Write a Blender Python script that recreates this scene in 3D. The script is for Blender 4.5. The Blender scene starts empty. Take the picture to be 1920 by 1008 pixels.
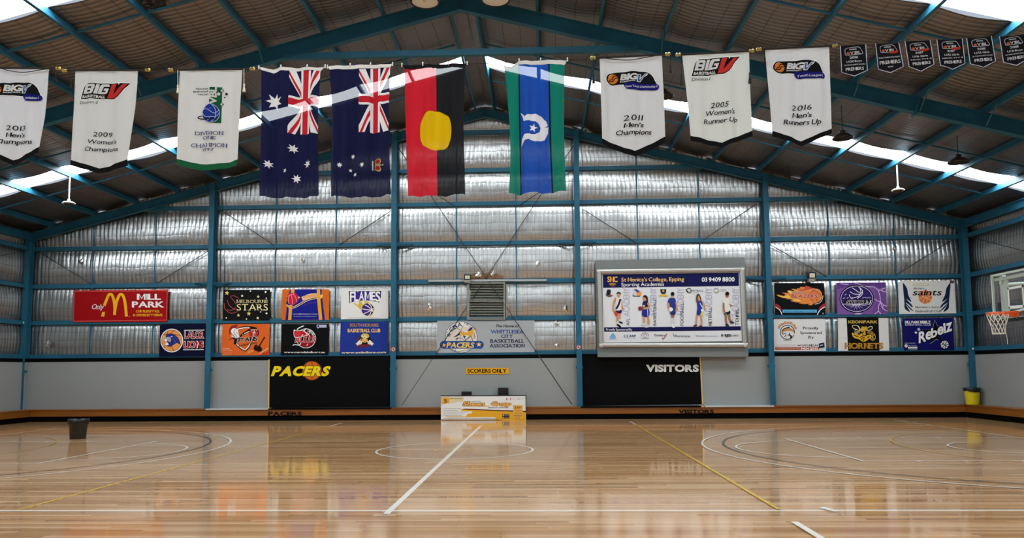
import bpy, math, random
from mathutils import Vector, Matrix, noise
from mathutils.geometry import tessellate_polygon

# ------------------------------------------------------------------ camera
FPX, PPY, PITCH, YAW, ROLL = 1438.05, 569.64, 0.0851, 0.0382, -0.0075
CAM = Vector((2.0259, -17.8732, 1.8429))
SC = bpy.context.scene
COL = SC.collection
_f0 = Vector((-math.sin(YAW), math.cos(YAW), 0))
_r0 = Vector((math.cos(YAW), math.sin(YAW), 0))
_fw = _f0 * math.cos(PITCH) + Vector((0, 0, math.sin(PITCH)))
_u0 = -_f0 * math.sin(PITCH) + Vector((0, 0, math.cos(PITCH)))
_rt = _r0 * math.cos(ROLL) + _u0 * math.sin(ROLL)
_up = -_r0 * math.sin(ROLL) + _u0 * math.cos(ROLL)
cd = bpy.data.cameras.new('camera')
cd.sensor_width = 36.0
cd.lens = FPX * 36.0 / 1920.0
cd.shift_y = (PPY - 504.0) / 1920.0
cd.clip_end = 200
cam = bpy.data.objects.new('camera', cd)
COL.objects.link(cam)
mw = Matrix((_rt, _up, -_fw)).transposed().to_4x4()
mw.translation = CAM
cam.matrix_world = mw
SC.camera = cam

# ------------------------------------------------------------------ world, exposure
w = bpy.data.worlds.new('daylight')
SC.world = w
w.use_nodes = True
w.node_tree.nodes['Background'].inputs[0].default_value = (0.75, 0.85, 1.0, 1)
w.node_tree.nodes['Background'].inputs[1].default_value = 0.6
SC.view_settings.view_transform = 'Standard'
SC.view_settings.look = 'None'
SC.view_settings.exposure = EXPOSURE = 0.0
SC.view_settings.gamma = 1.0
SC.view_settings.use_curve_mapping = False
SKYLIGHT = 16.0
SC.cycles.use_denoising = True
SC.cycles.max_bounces = 10
SC.cycles.sample_clamp_indirect = 8.0

random.seed(7)
PI = math.pi


def at(px, py, y=None, x=None, z=None):
    """point of the hall on the plane Y=y (or X=x, Z=z) seen at a photograph pixel"""
    d = _fw + _rt * ((px - 960) / FPX) - _up * ((py - PPY) / FPX)
    if y is not None:
        t = (y - CAM.y) / d.y
    elif x is not None:
        t = (x - CAM.x) / d.x
    else:
        t = (z - CAM.z) / d.z
    return CAM + d * t


# ------------------------------------------------------------------ materials
def lin(c):
    if isinstance(c, str):
        c = [int(c[i:i + 2], 16) / 255 for i in (0, 2, 4)]
    return tuple(v / 12.92 if v <= .04045 else ((v + .055) / 1.055) ** 2.4 for v in c)


MATS = {}


def mat(name, hexc=None, rough=.5, metal=0., **kw):
    if name in MATS:
        return MATS[name]
    m = bpy.data.materials.new(name)
    m.use_nodes = True
    MATS[name] = m
    b = m.node_tree.nodes['Principled BSDF']
    if hexc:
        b.inputs['Base Color'].default_value = (*lin(hexc), 1)
    b.inputs['Roughness'].default_value = rough
    b.inputs['Metallic'].default_value = metal
    for k, v in kw.items():
        b.inputs[k].default_value = v
    return m


class NT:
    """tiny node helper"""
    def __init__(s, m):
        s.t = m.node_tree
        s.b = s.t.nodes.get('Principled BSDF')

    def n(s, kind, **kw):
        nd = s.t.nodes.new(kind)
        for k, v in kw.items():
            setattr(nd, k, v)
        return nd

    def l(s, a, b):
        s.t.links.new(a, b)

    def math(s, op, a, b=None, c=None):
        nd = s.n('ShaderNodeMath', operation=op)
        for i, v in enumerate((a, b, c)):
            if v is None:
                continue
            if hasattr(v, 'links'):
                s.l(v, nd.inputs[i])
            else:
                nd.inputs[i].default_value = v
        return nd.outputs[0]

    def mix(s, f, a, b, blend='MIX'):
        nd = s.n('ShaderNodeMix', data_type='RGBA', blend_type=blend)
        for v, i in ((f, 0), (a, 6), (b, 7)):
            if hasattr(v, 'links'):
                s.l(v, nd.inputs[i])
            elif i == 0:
                nd.inputs[0].default_value = v
            else:
                nd.inputs[i].default_value = (*v, 1)
        return nd.outputs[2]

    def noise(s, vec, scale, detail=3, rough=.55):
        nd = s.n('ShaderNodeTexNoise')
        nd.inputs['Scale'].default_value = scale
        nd.inputs['Detail'].default_value = detail
        nd.inputs['Roughness'].default_value = rough
        if vec is not None:
            s.l(vec, nd.inputs['Vector'])
        return nd.outputs[0]

    def ramp(s, fac, stops):
        nd = s.n('ShaderNodeValToRGB')
        while len(nd.color_ramp.elements) < len(stops):
            nd.color_ramp.elements.new(.5)
        for e, (p, c) in zip(nd.color_ramp.elements, stops):
            e.position = p
            e.color = (*c, 1)
        s.l(fac, nd.inputs[0])
        return nd.outputs[0]

    def map(s, vec, sc):
        nd = s.n('ShaderNodeMapping')
        nd.inputs['Scale'].default_value = sc
        s.l(vec, nd.inputs[0])
        return nd.outputs[0]


def steel_mat():
    m = mat('blue_steel_paint', None, .5)
    m.node_tree.nodes['Principled BSDF'].inputs['Specular IOR Level'].default_value = .3
    t = NT(m)
    co = t.n('ShaderNodeTexCoord').outputs['Object']
    nz = t.noise(co, 1.3, 4)
    t.l(t.ramp(nz, [(.3, lin('1A546C')), (.7, lin('22637E'))]), t.b.inputs['Base Color'])
    return m


def foil_mat(name, ua, va, color, rough=.34, pu=.165, pv=.31, ribs=1.0, crinkle=1.0, wire=.45, bump=.2):
    """crinkled foil insulation held by a wire mesh; ua / va: object axes across and along the ribs"""
    m = mat(name, None, rough, 1.0)
    t = NT(m)
    co = t.n('ShaderNodeTexCoord').outputs['Object']
    sep = t.n('ShaderNodeSeparateXYZ')
    t.l(co, sep.inputs[0])
    wob = t.noise(co, .9, 2)
    u = t.math('ADD', sep.outputs[ua], t.math('MULTIPLY', t.math('SUBTRACT', wob, .5), .10))
    v = t.math('ADD', sep.outputs[va], t.math('MULTIPLY', t.math('SUBTRACT', wob, .5), .14))
    su = t.math('ABSOLUTE', t.math('SINE', t.math('MULTIPLY', u, PI / pu)))
    sv = t.math('ABSOLUTE', t.math('SINE', t.math('MULTIPLY', v, PI / pv)))
    pil = t.math('ADD', t.math('MULTIPLY', t.math('POWER', su, .7), ribs), t.math('MULTIPLY', t.math('POWER', sv, .45), 1.0))
    c1 = t.noise(t.map(co, (3.5, 3.5, 3.5)), 1.0, 4, .6)
    c2 = t.noise(co, 9, 2, .5)
    h = t.math('ADD', pil, t.math('ADD', t.math('MULTIPLY', c1, 2.6 * crinkle), t.math('MULTIPLY', c2, .7 * crinkle)))
    bp = t.n('ShaderNodeBump')
    bp.inputs['Strength'].default_value = bump
    bp.inputs['Distance'].default_value = .02
    t.l(h, bp.inputs['Height'])
    t.l(bp.outputs[0], t.b.inputs['Normal'])
    # the wires of the mesh
    lu = t.math('LESS_THAN', su, .09)
    lv = t.math('LESS_THAN', sv, .06)
    ln = t.math('MAXIMUM', t.math('MULTIPLY', lu, wire), t.math('MULTIPLY', lv, wire))
    d = lin(color)
    base = t.mix(t.noise(co, 2.2, 3), tuple(x * .86 for x in d), tuple(min(1, x * 1.1) for x in d))
    t.l(t.mix(ln, base, tuple(x * .25 for x in d)), t.b.inputs['Base Color'])
    t.l(t.math('ADD', rough - .08, t.math('MULTIPLY', c2, .16)), t.b.inputs['Roughness'])
    return m


def floor_mat():
    m = mat('polished_timber_boards', None, .12)
    t = NT(m)
    co = t.n('ShaderNodeTexCoord').outputs['Object']
    sep = t.n('ShaderNodeSeparateXYZ')
    t.l(co, sep.inputs[0])
    BW, BL = .085, 2.6
    row = t.math('FLOOR', t.math('DIVIDE', sep.outputs[1], BW))
    wn = t.n('ShaderNodeTexWhiteNoise', noise_dimensions='1D')
    t.l(row, wn.inputs['W'])
    xs = t.math('DIVIDE', t.math('ADD', sep.outputs[0], t.math('MULTIPLY', wn.outputs[0], 9.0)), BL)
    cv = t.n('ShaderNodeCombineXYZ')
    t.l(row, cv.inputs[0])
    t.l(t.math('FLOOR', xs), cv.inputs[1])
    w2 = t.n('ShaderNodeTexWhiteNoise', noise_dimensions='2D')
    t.l(cv.outputs[0], w2.inputs['Vector'])
    r = w2.outputs[0]
    board = t.ramp(r, [(0, lin('A87C50')), (.2, lin('B98D60')), (.55, lin('C69A6C')), (.85, lin('CFA67A')), (1, lin('DAB68E'))])
    grain = t.noise(t.map(co, (.7, 22, 1)), 2.0, 5, .6)
    board = t.mix(t.math('MULTIPLY', grain, .30), board, lin('86583A'))
    fr = t.math('FRACT', t.math('DIVIDE', sep.outputs[1], BW))
    gap = t.math('LESS_THAN', fr, .05)
    gx = t.math('LESS_THAN', t.math('FRACT', xs), .0016)
    board = t.mix(t.math('MULTIPLY', t.math('MAXIMUM', gap, gx), .55), board, lin('3A2413'))
    t.l(board, t.b.inputs['Base Color'])
    # clear lacquer: boards cup slightly
    cup = t.math('MULTIPLY', t.math('SINE', t.math('MULTIPLY', fr, PI)), .35)
    hh = t.math('ADD', t.math('ADD', cup, t.math('MULTIPLY', r, .5)), t.math('MULTIPLY', t.noise(t.map(co, (.8, 5, 1)), 1.5, 2), 1.2))
    bp = t.n('ShaderNodeBump')
    bp.inputs['Strength'].default_value = .07
    bp.inputs['Distance'].default_value = .003
    t.l(hh, bp.inputs['Height'])
    t.l(bp.outputs[0], t.b.inputs['Normal'])
    t.l(t.math('ADD', .055, t.math('MULTIPLY', r, .05)), t.b.inputs['Roughness'])
    t.b.inputs['IOR'].default_value = 1.55
    return m


def wood_mat(name, a, b, axis=0, rough=.35):
    m = mat(name, None, rough)
    t = NT(m)
    co = t.n('ShaderNodeTexCoord').outputs['Object']
    sc = [14, 14, 14]
    sc[axis] = .5
    g = t.noise(t.map(co, sc), 1.6, 5, .6)
    sc2 = [.4, .4, .4]
    sc2[axis] = .35
    g2 = t.noise(t.map(co, sc2), 1, 1)
    t.l(t.ramp(t.math('ADD', t.math('MULTIPLY', g, .6), t.math('MULTIPLY', g2, .4)), [(.3, lin(a)), (.7, lin(b))]), t.b.inputs['Base Color'])
    return m


def speck_mat(name, hexc, rough=.7, amt=.06, scale=30, bump=.0):
    m = mat(name, None, rough)
    t = NT(m)
    co = t.n('ShaderNodeTexCoord').outputs['Object']
    d = lin(hexc)
    nz = t.noise(co, scale, 3)
    n2 = t.noise(co, .7, 2)
    f = t.math('ADD', t.math('MULTIPLY', nz, .5), t.math('MULTIPLY', n2, .5))
    t.l(t.mix(f, tuple(x * (1 - amt) for x in d), tuple(min(1, x * (1 + amt)) for x in d)), t.b.inputs['Base Color'])
    if bump:
        bp = t.n('ShaderNodeBump')
        bp.inputs['Strength'].default_value = bump
        bp.inputs['Distance'].default_value = .004
        t.l(nz, bp.inputs['Height'])
        t.l(bp.outputs[0], t.b.inputs['Normal'])
    return m


def emit_mat(name, col, s):
    m = bpy.data.materials.new(name)
    m.use_nodes = True
    b = m.node_tree.nodes['Principled BSDF']
    b.inputs['Base Color'].default_value = (*col, 1)
    b.inputs['Emission Color'].default_value = (*col, 1)
    b.inputs['Emission Strength'].default_value = s
    MATS[name] = m
    return m


STEEL = steel_mat()
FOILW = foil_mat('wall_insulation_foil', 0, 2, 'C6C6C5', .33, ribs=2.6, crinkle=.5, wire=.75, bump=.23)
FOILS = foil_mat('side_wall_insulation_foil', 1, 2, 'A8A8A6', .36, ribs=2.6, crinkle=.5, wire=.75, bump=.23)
FOILC = foil_mat('roof_insulation_foil', 1, 0, '8E8985', .42, pu=.165, pv=.5, ribs=2.2, crinkle=.5, wire=.8, bump=.24)
FLOOR = floor_mat()
GREY = speck_mat('grey_wall_paint', '909392', .65, .05, 40, .1)
BLACKP = speck_mat('black_paint', '050506', .6, .1)
BLACKP.node_tree.nodes['Principled BSDF'].inputs['Specular IOR Level'].default_value = .06
TIMB = wood_mat('bench_timber', '6E3E0E', '96591C', 0, .35)
TIMBY = wood_mat('side_bench_timber', '6E3E0E', '96591C', 1, .35)
SKY = emit_mat('translucent_roof_sheet', (.90, .965, 1), SKYLIGHT)
ROD = mat('dark_steel_rod', '26292B', .5, .2)
ALU = mat('aluminium', 'B9B8B2', .35, .6)
GOLD = mat('brass_gold', 'C9B26A', .3, .9)
CHROME = mat('silver_metal', 'D8D8D8', .25, .9)
BLK = mat('black_plastic', '0C0D0D', .45)
WHT = mat('white_enamel', 'E9E9E6', .4)


# ------------------------------------------------------------------ mesh builder
class MB:
    def __init__(s):
        s.v, s.f, s.m, s.mats = [], [], [], []

    def mi(s, m):
        if m not in s.mats:
            s.mats.append(m)
        return s.mats.index(m)

    def add(s, vs, fs, m):
        o = len(s.v)
        k = s.mi(m)
        s.v += [tuple(p) for p in vs]
        s.f += [tuple(i + o for i in f) for f in fs]
        s.m += [k] * len(fs)

    def box(s, a, b, m):
        (x0, y0, z0), (x1, y1, z1) = a, b
        vs = [(x0, y0, z0), (x1, y0, z0), (x1, y1, z0), (x0, y1, z0), (x0, y0, z1), (x1, y0, z1), (x1, y1, z1), (x0, y1, z1)]
        s.add(vs, [(3, 2, 1, 0), (4, 5, 6, 7), (0, 1, 5, 4), (1, 2, 6, 5), (2, 3, 7, 6), (3, 0, 4, 7)], m)

    def extrude(s, prof, p0, p1, ax, ay, m):
        """profile of (a, b) points carried from p0 to p1, a along ax and b along ay"""
        p0, p1, ax, ay = map(Vector, (p0, p1, ax, ay))
        n = len(prof)
        vs = [p0 + ax * a + ay * b for a, b in prof] + [p1 + ax * a + ay * b for a, b in prof]
        fs = [(i, (i + 1) % n, n + (i + 1) % n, n + i) for i in range(n)]
        tri = tessellate_polygon([[Vector((a, b, 0)) for a, b in prof]])
        fs += [tuple(t) for t in tri] + [tuple(n + i for i in t[::-1]) for t in tri]
        s.add(vs, fs, m)

    def ibeam(s, p0, p1, ax, ay, w, d, m, tf=.02, tw=.014):
        a, b = w / 2, d / 2
        prof = [(-a, -b), (a, -b), (a, -b + tf), (tw, -b + tf), (tw, b - tf), (a, b - tf), (a, b), (-a, b), (-a, b - tf), (-tw, b - tf), (-tw, -b + tf), (-a, -b + tf)]
        s.extrude(prof, p0, p1, ax, ay, m)

    def tube(s, pts, r, m, n=8, caps=True):
        pts = [Vector(p) for p in pts]
        rs = r if isinstance(r, (list, tuple)) else [r] * len(pts)
        rings = []
        for i, p in enumerate(pts):
            d = (pts[min(i + 1, len(pts) - 1)] - pts[max(i - 1, 0)]).normalized()
            a = d.cross(Vector((0, 0, 1)) if abs(d.z) < .9 else Vector((1, 0, 0))).normalized()
            b = d.cross(a)
            rings += [p + (a * math.cos(2 * PI * k / n) + b * math.sin(2 * PI * k / n)) * rs[i] for k in range(n)]
        fs = []
        for i in range(len(pts) - 1):
            for k in range(n):
                fs.append((i * n + k, i * n + (k + 1) % n, (i + 1) * n + (k + 1) % n, (i + 1) * n + k))
        if caps:
            fs += [tuple(range(n))[::-1], tuple(range((len(pts) - 1) * n, len(pts) * n))]
        s.add(rings, fs, m)

    def lathe(s, prof, c, m, n=24, axis='z'):
        """prof: (radius, height) pairs round a vertical axis through c"""
        c = Vector(c)
        vs, fs = [], []
        for r, h in prof:
            for k in range(n):
                a = 2 * PI * k / n
                q = (r * math.cos(a), r * math.sin(a), h)
                if axis == 'x':
                    q = (q[2], q[0], q[1])
                elif axis == 'y':
                    q = (q[0], q[2], q[1])
                vs.append(c + Vector(q))
        for i in range(len(prof) - 1):
            for k in range(n):
                fs.append((i * n + k, i * n + (k + 1) % n, (i + 1) * n + (k + 1) % n, (i + 1) * n + k))
        s.add(vs, fs, m)

    def sphere(s, c, r, m, n=12, sc=(1, 1, 1)):
        k = n // 2
        c = Vector(c)
        vs, fs = [], []
        for i in range(k + 1):
            th = PI * i / k
            for j in range(n):
                ph = 2 * PI * j / n
                vs.append(c + Vector((r * sc[0] * math.sin(th) * math.cos(ph), r * sc[1] * math.sin(th) * math.sin(ph), r * sc[2] * math.cos(th))))
        for i in range(k):
            for j in range(n):
                fs.append((i * n + j, i * n + (j + 1) % n, (i + 1) * n + (j + 1) % n, (i + 1) * n + j))
        s.add(vs, fs, m)

    def build(s, name, parent=None, smooth=False, loc=None):
        me = bpy.data.meshes.new(name)
        vs = s.v
        if loc is not None:
            L = Vector(loc)
            vs = [tuple(Vector(p) - L) for p in vs]
        me.from_pydata(vs, [], s.f)
        for m in s.mats:
            me.materials.append(m)
        me.polygons.foreach_set('material_index', s.m)
        if smooth:
            me.polygons.foreach_set('use_smooth', [True] * len(me.polygons))
        me.update()
        o = bpy.data.objects.new(name, me)
        COL.objects.link(o)
        if loc is not None:
            o.location = loc
        if parent is not None:
            o.parent = parent
            if loc is None:
                o.matrix_parent_inverse = Matrix.Translation(parent.location).inverted()
        return o


def tag(o, label, cat=None, group=None, kind=None):
    o['label'] = label
    if cat:
        o['category'] = cat
    if group:
        o['group'] = group
    if kind:
        o['kind'] = kind
    return o


def thing(name, loc, label, cat, group=None, kind=None):
    o = bpy.data.objects.new(name, None)
    o.location = loc
    COL.objects.link(o)
    return tag(o, label, cat, group, kind)


ORD = ['first', 'second', 'third', 'fourth', 'fifth', 'sixth', 'seventh', 'eighth', 'ninth', 'tenth', 'eleventh', 'twelfth']

# ------------------------------------------------------------------ the hall shell
XC, SL, ZR = -.06, .259, 11.85            # ridge, slope, height of the rafter tops
XL, XR, YB, YF = -18.0, 18.0, 11.2, -25.2
BAYS = [10.9, 1.9, -7.1, -16.1, -25.1]
GIRTS = [2.47, 3.77, 5.19, 6.66, 8.19, 9.50, 11.0]
COLX = [-17.82, -10.61, -3.55, 3.42, 10.48, 17.70]


def rz(x):
    return ZR - SL * abs(x - XC)


mb = MB()
mb.add([(XL, YF, 0), (XR, YF, 0), (XR, YB, 0), (XL, YB, 0)], [(0, 1, 2, 3)], FLOOR)
floor = mb.build('floor')
tag(floor, 'polished timber court floor of narrow boards with painted game lines', 'floor', kind='structure')


def foil_sheet(name, P, u0, u1, levels, top, m, du=.06, bulge=.11, seed=0):
    """P(u, z, out): sheet point; levels: girt heights the blanket is pulled to"""
    mbx = MB()
    nu = int((u1 - u0) / du)
    rows = []
    for i in range(len(levels) - 1):
        z0, z1 = levels[i], levels[i + 1]
        n = 9
        for k in range(n + (i == len(levels) - 2)):
            rows.append((z0 + (z1 - z0) * k / n, k / n, i))
    vs = []
    for z, t, i in rows:
        for j in range(nu + 1):
            u = u0 + (u1 - u0) * j / nu
            nz = noise.noise(Vector((u * .35 + seed, z * .5, i * 3.1 + seed)))
            n2 = noise.noise(Vector((u * 2.4, z * 1.3, seed + 9)))
            n3 = noise.noise(Vector((u * 6.0, z * .9, seed + 19)))
            s = math.sin(PI * t) ** .55 if 0 < t < 1 else 0
            o = bulge * s * (1 + .35 * nz) + (.3 + .7 * s) * (.018 * n2 + .012 * n3) + .006 * math.sin(u * 2 * PI / .165) * (.4 + .6 * (1 - s))
            zz = min(z, top(u))
            vs.append(P(u, zz, o))
    fs = []
    W = nu + 1
    for r in range(len(rows) - 1):
        for j in range(nu):
            a = r * W + j
            q = (a, a + 1, a + W + 1, a + W)
            if abs(vs[a][2] - vs[a + W][2]) + abs(vs[a + 1][2] - vs[a + W + 1][2]) > 1e-5:
                fs.append(q)
    mbx.add(vs, fs, m)
    return mbx


LV = [2.3, 3.77, 5.19, 6.66, 8.19, 9.50, 11.0, 12.3]
b = foil_sheet('wall_back', lambda u, z, o: (u, 11.2 - o, z), XL, XR, LV, lambda u: rz(u) + .2, FOILW)
wb = b.build('wall_back', smooth=True)
tag(wb, 'far end wall lined with silver foil insulation above a grey lower wall', 'wall', kind='structure')
lw = MB()
lw.box((XL, 11.0, 0), (XR, 11.2, 2.26), GREY)
lw.box((XL, 10.995, 2.26), (XR, 11.2, 2.40), BLACKP)
tag(lw.build('lower_panel', wb), 'smooth grey painted lower wall with black top strip')
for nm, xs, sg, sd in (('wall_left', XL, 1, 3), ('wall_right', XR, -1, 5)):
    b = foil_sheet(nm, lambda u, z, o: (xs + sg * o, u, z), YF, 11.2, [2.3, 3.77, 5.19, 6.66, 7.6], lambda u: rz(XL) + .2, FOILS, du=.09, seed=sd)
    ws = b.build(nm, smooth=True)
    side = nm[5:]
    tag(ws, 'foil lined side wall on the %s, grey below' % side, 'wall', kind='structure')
    lw = MB()
    a0, a1 = (xs, xs + sg * .2) if sg > 0 else (xs + sg * .2, xs)
    lw.box((a0, YF, 0), (a1, 11.0, 2.26), GREY)
    a0, a1 = (xs, xs + sg * .205) if sg > 0 else (xs + sg * .205, xs)
    lw.box((a0, YF, 2.26), (a1, 11.0, 2.40), BLACKP)
    lw.build('lower_panel', ws)
b = MB()
b.add([(XL, YF, 0), (XR, YF, 0), (XR, YF, rz(XR) + .2), (XC, YF, ZR + .2), (XL, YF, rz(XL) + .2)], [(4, 3, 2, 1, 0)], GREY)
tag(b.build('wall_front'), 'plain grey end wall behind the viewer', 'wall', kind='structure')

# roof blanket with the strips left open for the translucent sheets
STRIPS = [(6.2, 7.15), (-2.95, -2.05), (-11.8, -10.85), (-20.8, -19.85)]
PURL = [.38 + 1.645 * k for k in range(11)]
ys = [YF]
edges = sorted([e for s in STRIPS for e in s] + [11.2])
for e in edges:
    n = max(1, int((e - ys[-1]) / .3))
    y0 = ys[-1]
    ys += [y0 + (e - y0) * (k + 1) / n for k in range(n)]
rb = MB()
for sg in (-1, 1):
    ds = [0, .2]
    for k in range(len(PURL)):
        nx = PURL[k + 1] if k + 1 < len(PURL) else 18.05
        for q in range(8):
            ds.append(PURL[k] + (nx - PURL[k]) * q / 8)
    ds.append(18.05)
    vs = []
    for y in ys:
        for d in ds:
            x = XC + sg * d
            k = (d - PURL[0]) / 1.645
            f = k - math.floor(k)
            s = math.sin(PI * f) if d > PURL[0] else 0
            nz = noise.noise(Vector((x * .5, y * .4, 2.0)))
            vs.append((x, y, ZR - SL * d + .235 - s * .07 * (1 + .5 * nz)))
    W = len(ds)
    fs = []
    for r in range(len(ys) - 1):
        ym = (ys[r] + ys[r + 1]) / 2
        if any(a < ym < c for a, c in STRIPS):
            continue
        for j in range(W - 1):
            a = r * W + j
            fs.append((a, a + 1, a + W + 1, a + W))
    rb.add(vs, fs, FOILC)
ceil = rb.build('ceiling', smooth=True)
tag(ceil, 'pitched roof underside of brownish foil blanket behind wire mesh', 'ceiling', kind='structure')
n = 0
for i, (a, c) in enumerate(STRIPS):
    for sg, sn in ((-1, 'left'), (1, 'right')):
        n += 1
        mbs = MB()
        vs, fs = [], []
        N = 96
        for k in range(N + 1):
            y = a - .03 + (c - a + .06) * k / N
            zz = .27 + .012 * math.sin(k * 2 * PI / 8)
            vs += [(XC + sg * .35, y, ZR - SL * .35 + zz), (XC + sg * 18.0, y, ZR - SL * 18.0 + zz)]
        fs = [(2 * k, 2 * k + 1, 2 * k + 3, 2 * k + 2) for k in range(N)]
        mbs.add(vs, fs, SKY)
        o = mbs.build('window_%d' % n)
        tag(o, 'glowing skylight strip of the %s roof slope, %s' % (sn, ['between the end wall and the next frame', 'above the front row of flags', 'over the viewer', 'behind the viewer'][i]), 'skylight', kind='structure')
        # ridge flashing closes the strip at the top
for (a, c) in STRIPS:
    mbs = MB()
    mbs.add([(XC - .36, a - .03, ZR + .14), (XC + .36, a - .03, ZR + .14), (XC + .36, c + .03, ZR + .14), (XC - .36, c + .03, ZR + .14)], [(0, 1, 2, 3)], FOILC)
    tag(mbs.build('trim_1'), 'foil strip closing the ridge between two skylights', 'trim', 'ridge closers', kind='structure')

# ------------------------------------------------------------------ steel frame
ca, sa = math.cos(math.atan(SL)), math.sin(math.atan(SL))
NAMESX = ['in the left corner', 'left of the black star sign', 'left of the red and black flag', 'right of the blue and green flag', 'right of the big framed players board', 'in the right corner']
for i, x in enumerate(COLX):
    mb = MB()
    top = rz(x) - .02
    zb = .455
    mb.ibeam((x, 10.9, zb), (x, 10.9, top), (1, 0, 0), (0, 1, 0), .2, .28, STEEL)
    for s in (-1, 1):
        mb.box((x - .1 + (s > 0) * .2 - .03, 10.80, 1.86), (x + .1 - (s < 0) * .2 + .03 + 0 * s, 10.9, 1.95), STEEL)
    o = mb.build('steel_column')
    tag(o, 'blue steel wall column ' + NAMESX[i], 'column', 'end wall columns', 'structure')
for i, y in enumerate(BAYS[1:4]):
    for sg in (-1, 1):
        mb = MB()
        x = XC + sg * 17.6
        mb.ibeam((x, y, 0), (x, y, rz(x) - .02), (0, 1, 0), (1, 0, 0), .2, .4, STEEL)
        tag(mb.build('steel_column'), 'blue steel portal column on the %s wall, %s frame from the end wall' % ('left' if sg < 0 else 'right', ORD[i + 1]), 'column', 'portal columns', 'structure')
for i, y in enumerate(BAYS):
    for sg in (-1, 1):
        mb = MB()
        d, wd = (.32, .17) if i == 0 else (.40, .19)
        e = 17.9
        nrm = Vector((sg * sa, 0, ca))
        p0 = Vector((XC, y, ZR)) - nrm * d / 2 - Vector((0, 0, 0))
        p1 = Vector((XC + sg * e, y, rz(XC + sg * e))) - nrm * d / 2
        mb.ibeam(p0, p1, (0, 1, 0), nrm, wd, d, STEEL, tf=.018, tw=.01)
        if i:
            c = Vector((XC + sg * 11.9, y, rz(11.9 + XC)))
            for q in (-.012, .012):
                cc = c + Vector((sg * ca * q, 0, -SL * ca * q))
                mb.extrude([(-.11, -.47), (.11, -.47), (.11, .0), (-.11, .0)], cc - Vector((sg * .012, 0, 0)), cc + Vector((sg * .012, 0, 0)), (0, 1, 0), nrm, STEEL)
            for k in range(3, 10):
                xx = XC + sg * PURL[k]
                mb.tube([(xx, y - .62, rz(xx) + .04), (xx, y - .10, rz(xx) - .37)], .022, STEEL, 4)
                mb.tube([(xx, y + .62, rz(xx) + .04), (xx, y + .10, rz(xx) - .37)], .022, STEEL, 4)
            # haunch knee by the eave
            mb.extrude([(13.6, .38), (17.4, .40), (17.4, 1.25)], (0, y - .006, 0), (0, y + .006, 0), (sg * ca, 0, -sa), (0, 0, -1), STEEL) if False else None
        if sg < 0:
            g_ = [(-.5, rz(XC + .5) - .01), (0, ZR - .005), (.5, rz(XC + .5) - .01), (.5, rz(XC + .5) - d / ca + .01), (0, ZR - d / ca + .005), (-.5, rz(XC + .5) - d / ca + .01)]
            mb.extrude([(u, v) for u, v in g_], (XC, y - .014, 0), (XC, y + .014, 0), (1, 0, 0), (0, 0, 1), STEEL)
            mb.box((XC - .012, y - wd / 2, ZR - d / ca), (XC + .012, y + wd / 2, ZR - .02), STEEL)
        side = 'left' if sg < 0 else 'right'
        tag(mb.build('rafter_beam'), 'blue steel roof rafter of the %s slope %s' % (side, ['along the top of the end wall', 'crossing behind the hanging banners', 'over the front row of flags', 'above the viewer', 'against the front wall'][i]), 'beam', 'roof rafters', 'structure')
    if i:
        mb = MB()
        mb.extrude([(-.07, -.08), (.07, -.08), (.07, .08), (-.07, .08)], (XC - 4.75, y, 10.27), (XC + 4.75, y, 10.27), (0, 1, 0), (0, 0, 1), STEEL)
        tag(mb.build('tie_beam'), 'straight blue collar tie beam across the %s roof frame' % ['', 'nearest visible', 'second', 'third', 'last'][i], 'beam', 'collar ties', 'structure')
for k, d in enumerate(PURL):
    for sg in (-1, 1):
        mb = MB()
        x = XC + sg * d
        nrm = Vector((sg * sa, 0, ca))
        tx = Vector((sg * ca, 0, -sa))
        prof = [(0, 0), (.075, 0), (.075, .02), (.069, .02), (.069, .006), (.006, .006), (.006, .194), (.069, .194), (.069, .18), (.075, .18), (.075, .2), (0, .2)]
        mb.extrude(prof, (x, YF + .1, rz(x)), (x, 11.15, rz(x)), tx * (1 if k else -1), nrm, STEEL)
        tag(mb.build('purlin'), 'blue roof purlin, %s down from the ridge on the %s slope' % (ORD[k], 'left' if sg < 0 else 'right'), 'purlin', 'roof purlins', 'structure')
for i, y in enumerate((7.9, 4.9, -1.1, -4.1, -10.1, -13.1)):
    for sg in (-1, 1):
        mb = MB()
        for k in range(0, 10):
            xa, xb = XC + sg * (PURL[k] + .08), XC + sg * (PURL[k + 1] - .005)
            nrm = Vector((sg * sa, 0, ca))
            mb.extrude([(-.025, .06), (.025, .06), (.025, .10), (-.025, .10)], (xa, y, rz(xa)), (xb, y, rz(xb)), (0, 1, 0), nrm, STEEL)
        tag(mb.build('bridging_bar'), 'thin bridging bar row across the %s slope purlins, %s from the end wall' % ('left' if sg < 0 else 'right', ORD[i]), 'bracing bar', 'purlin bridging', 'structure')
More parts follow.
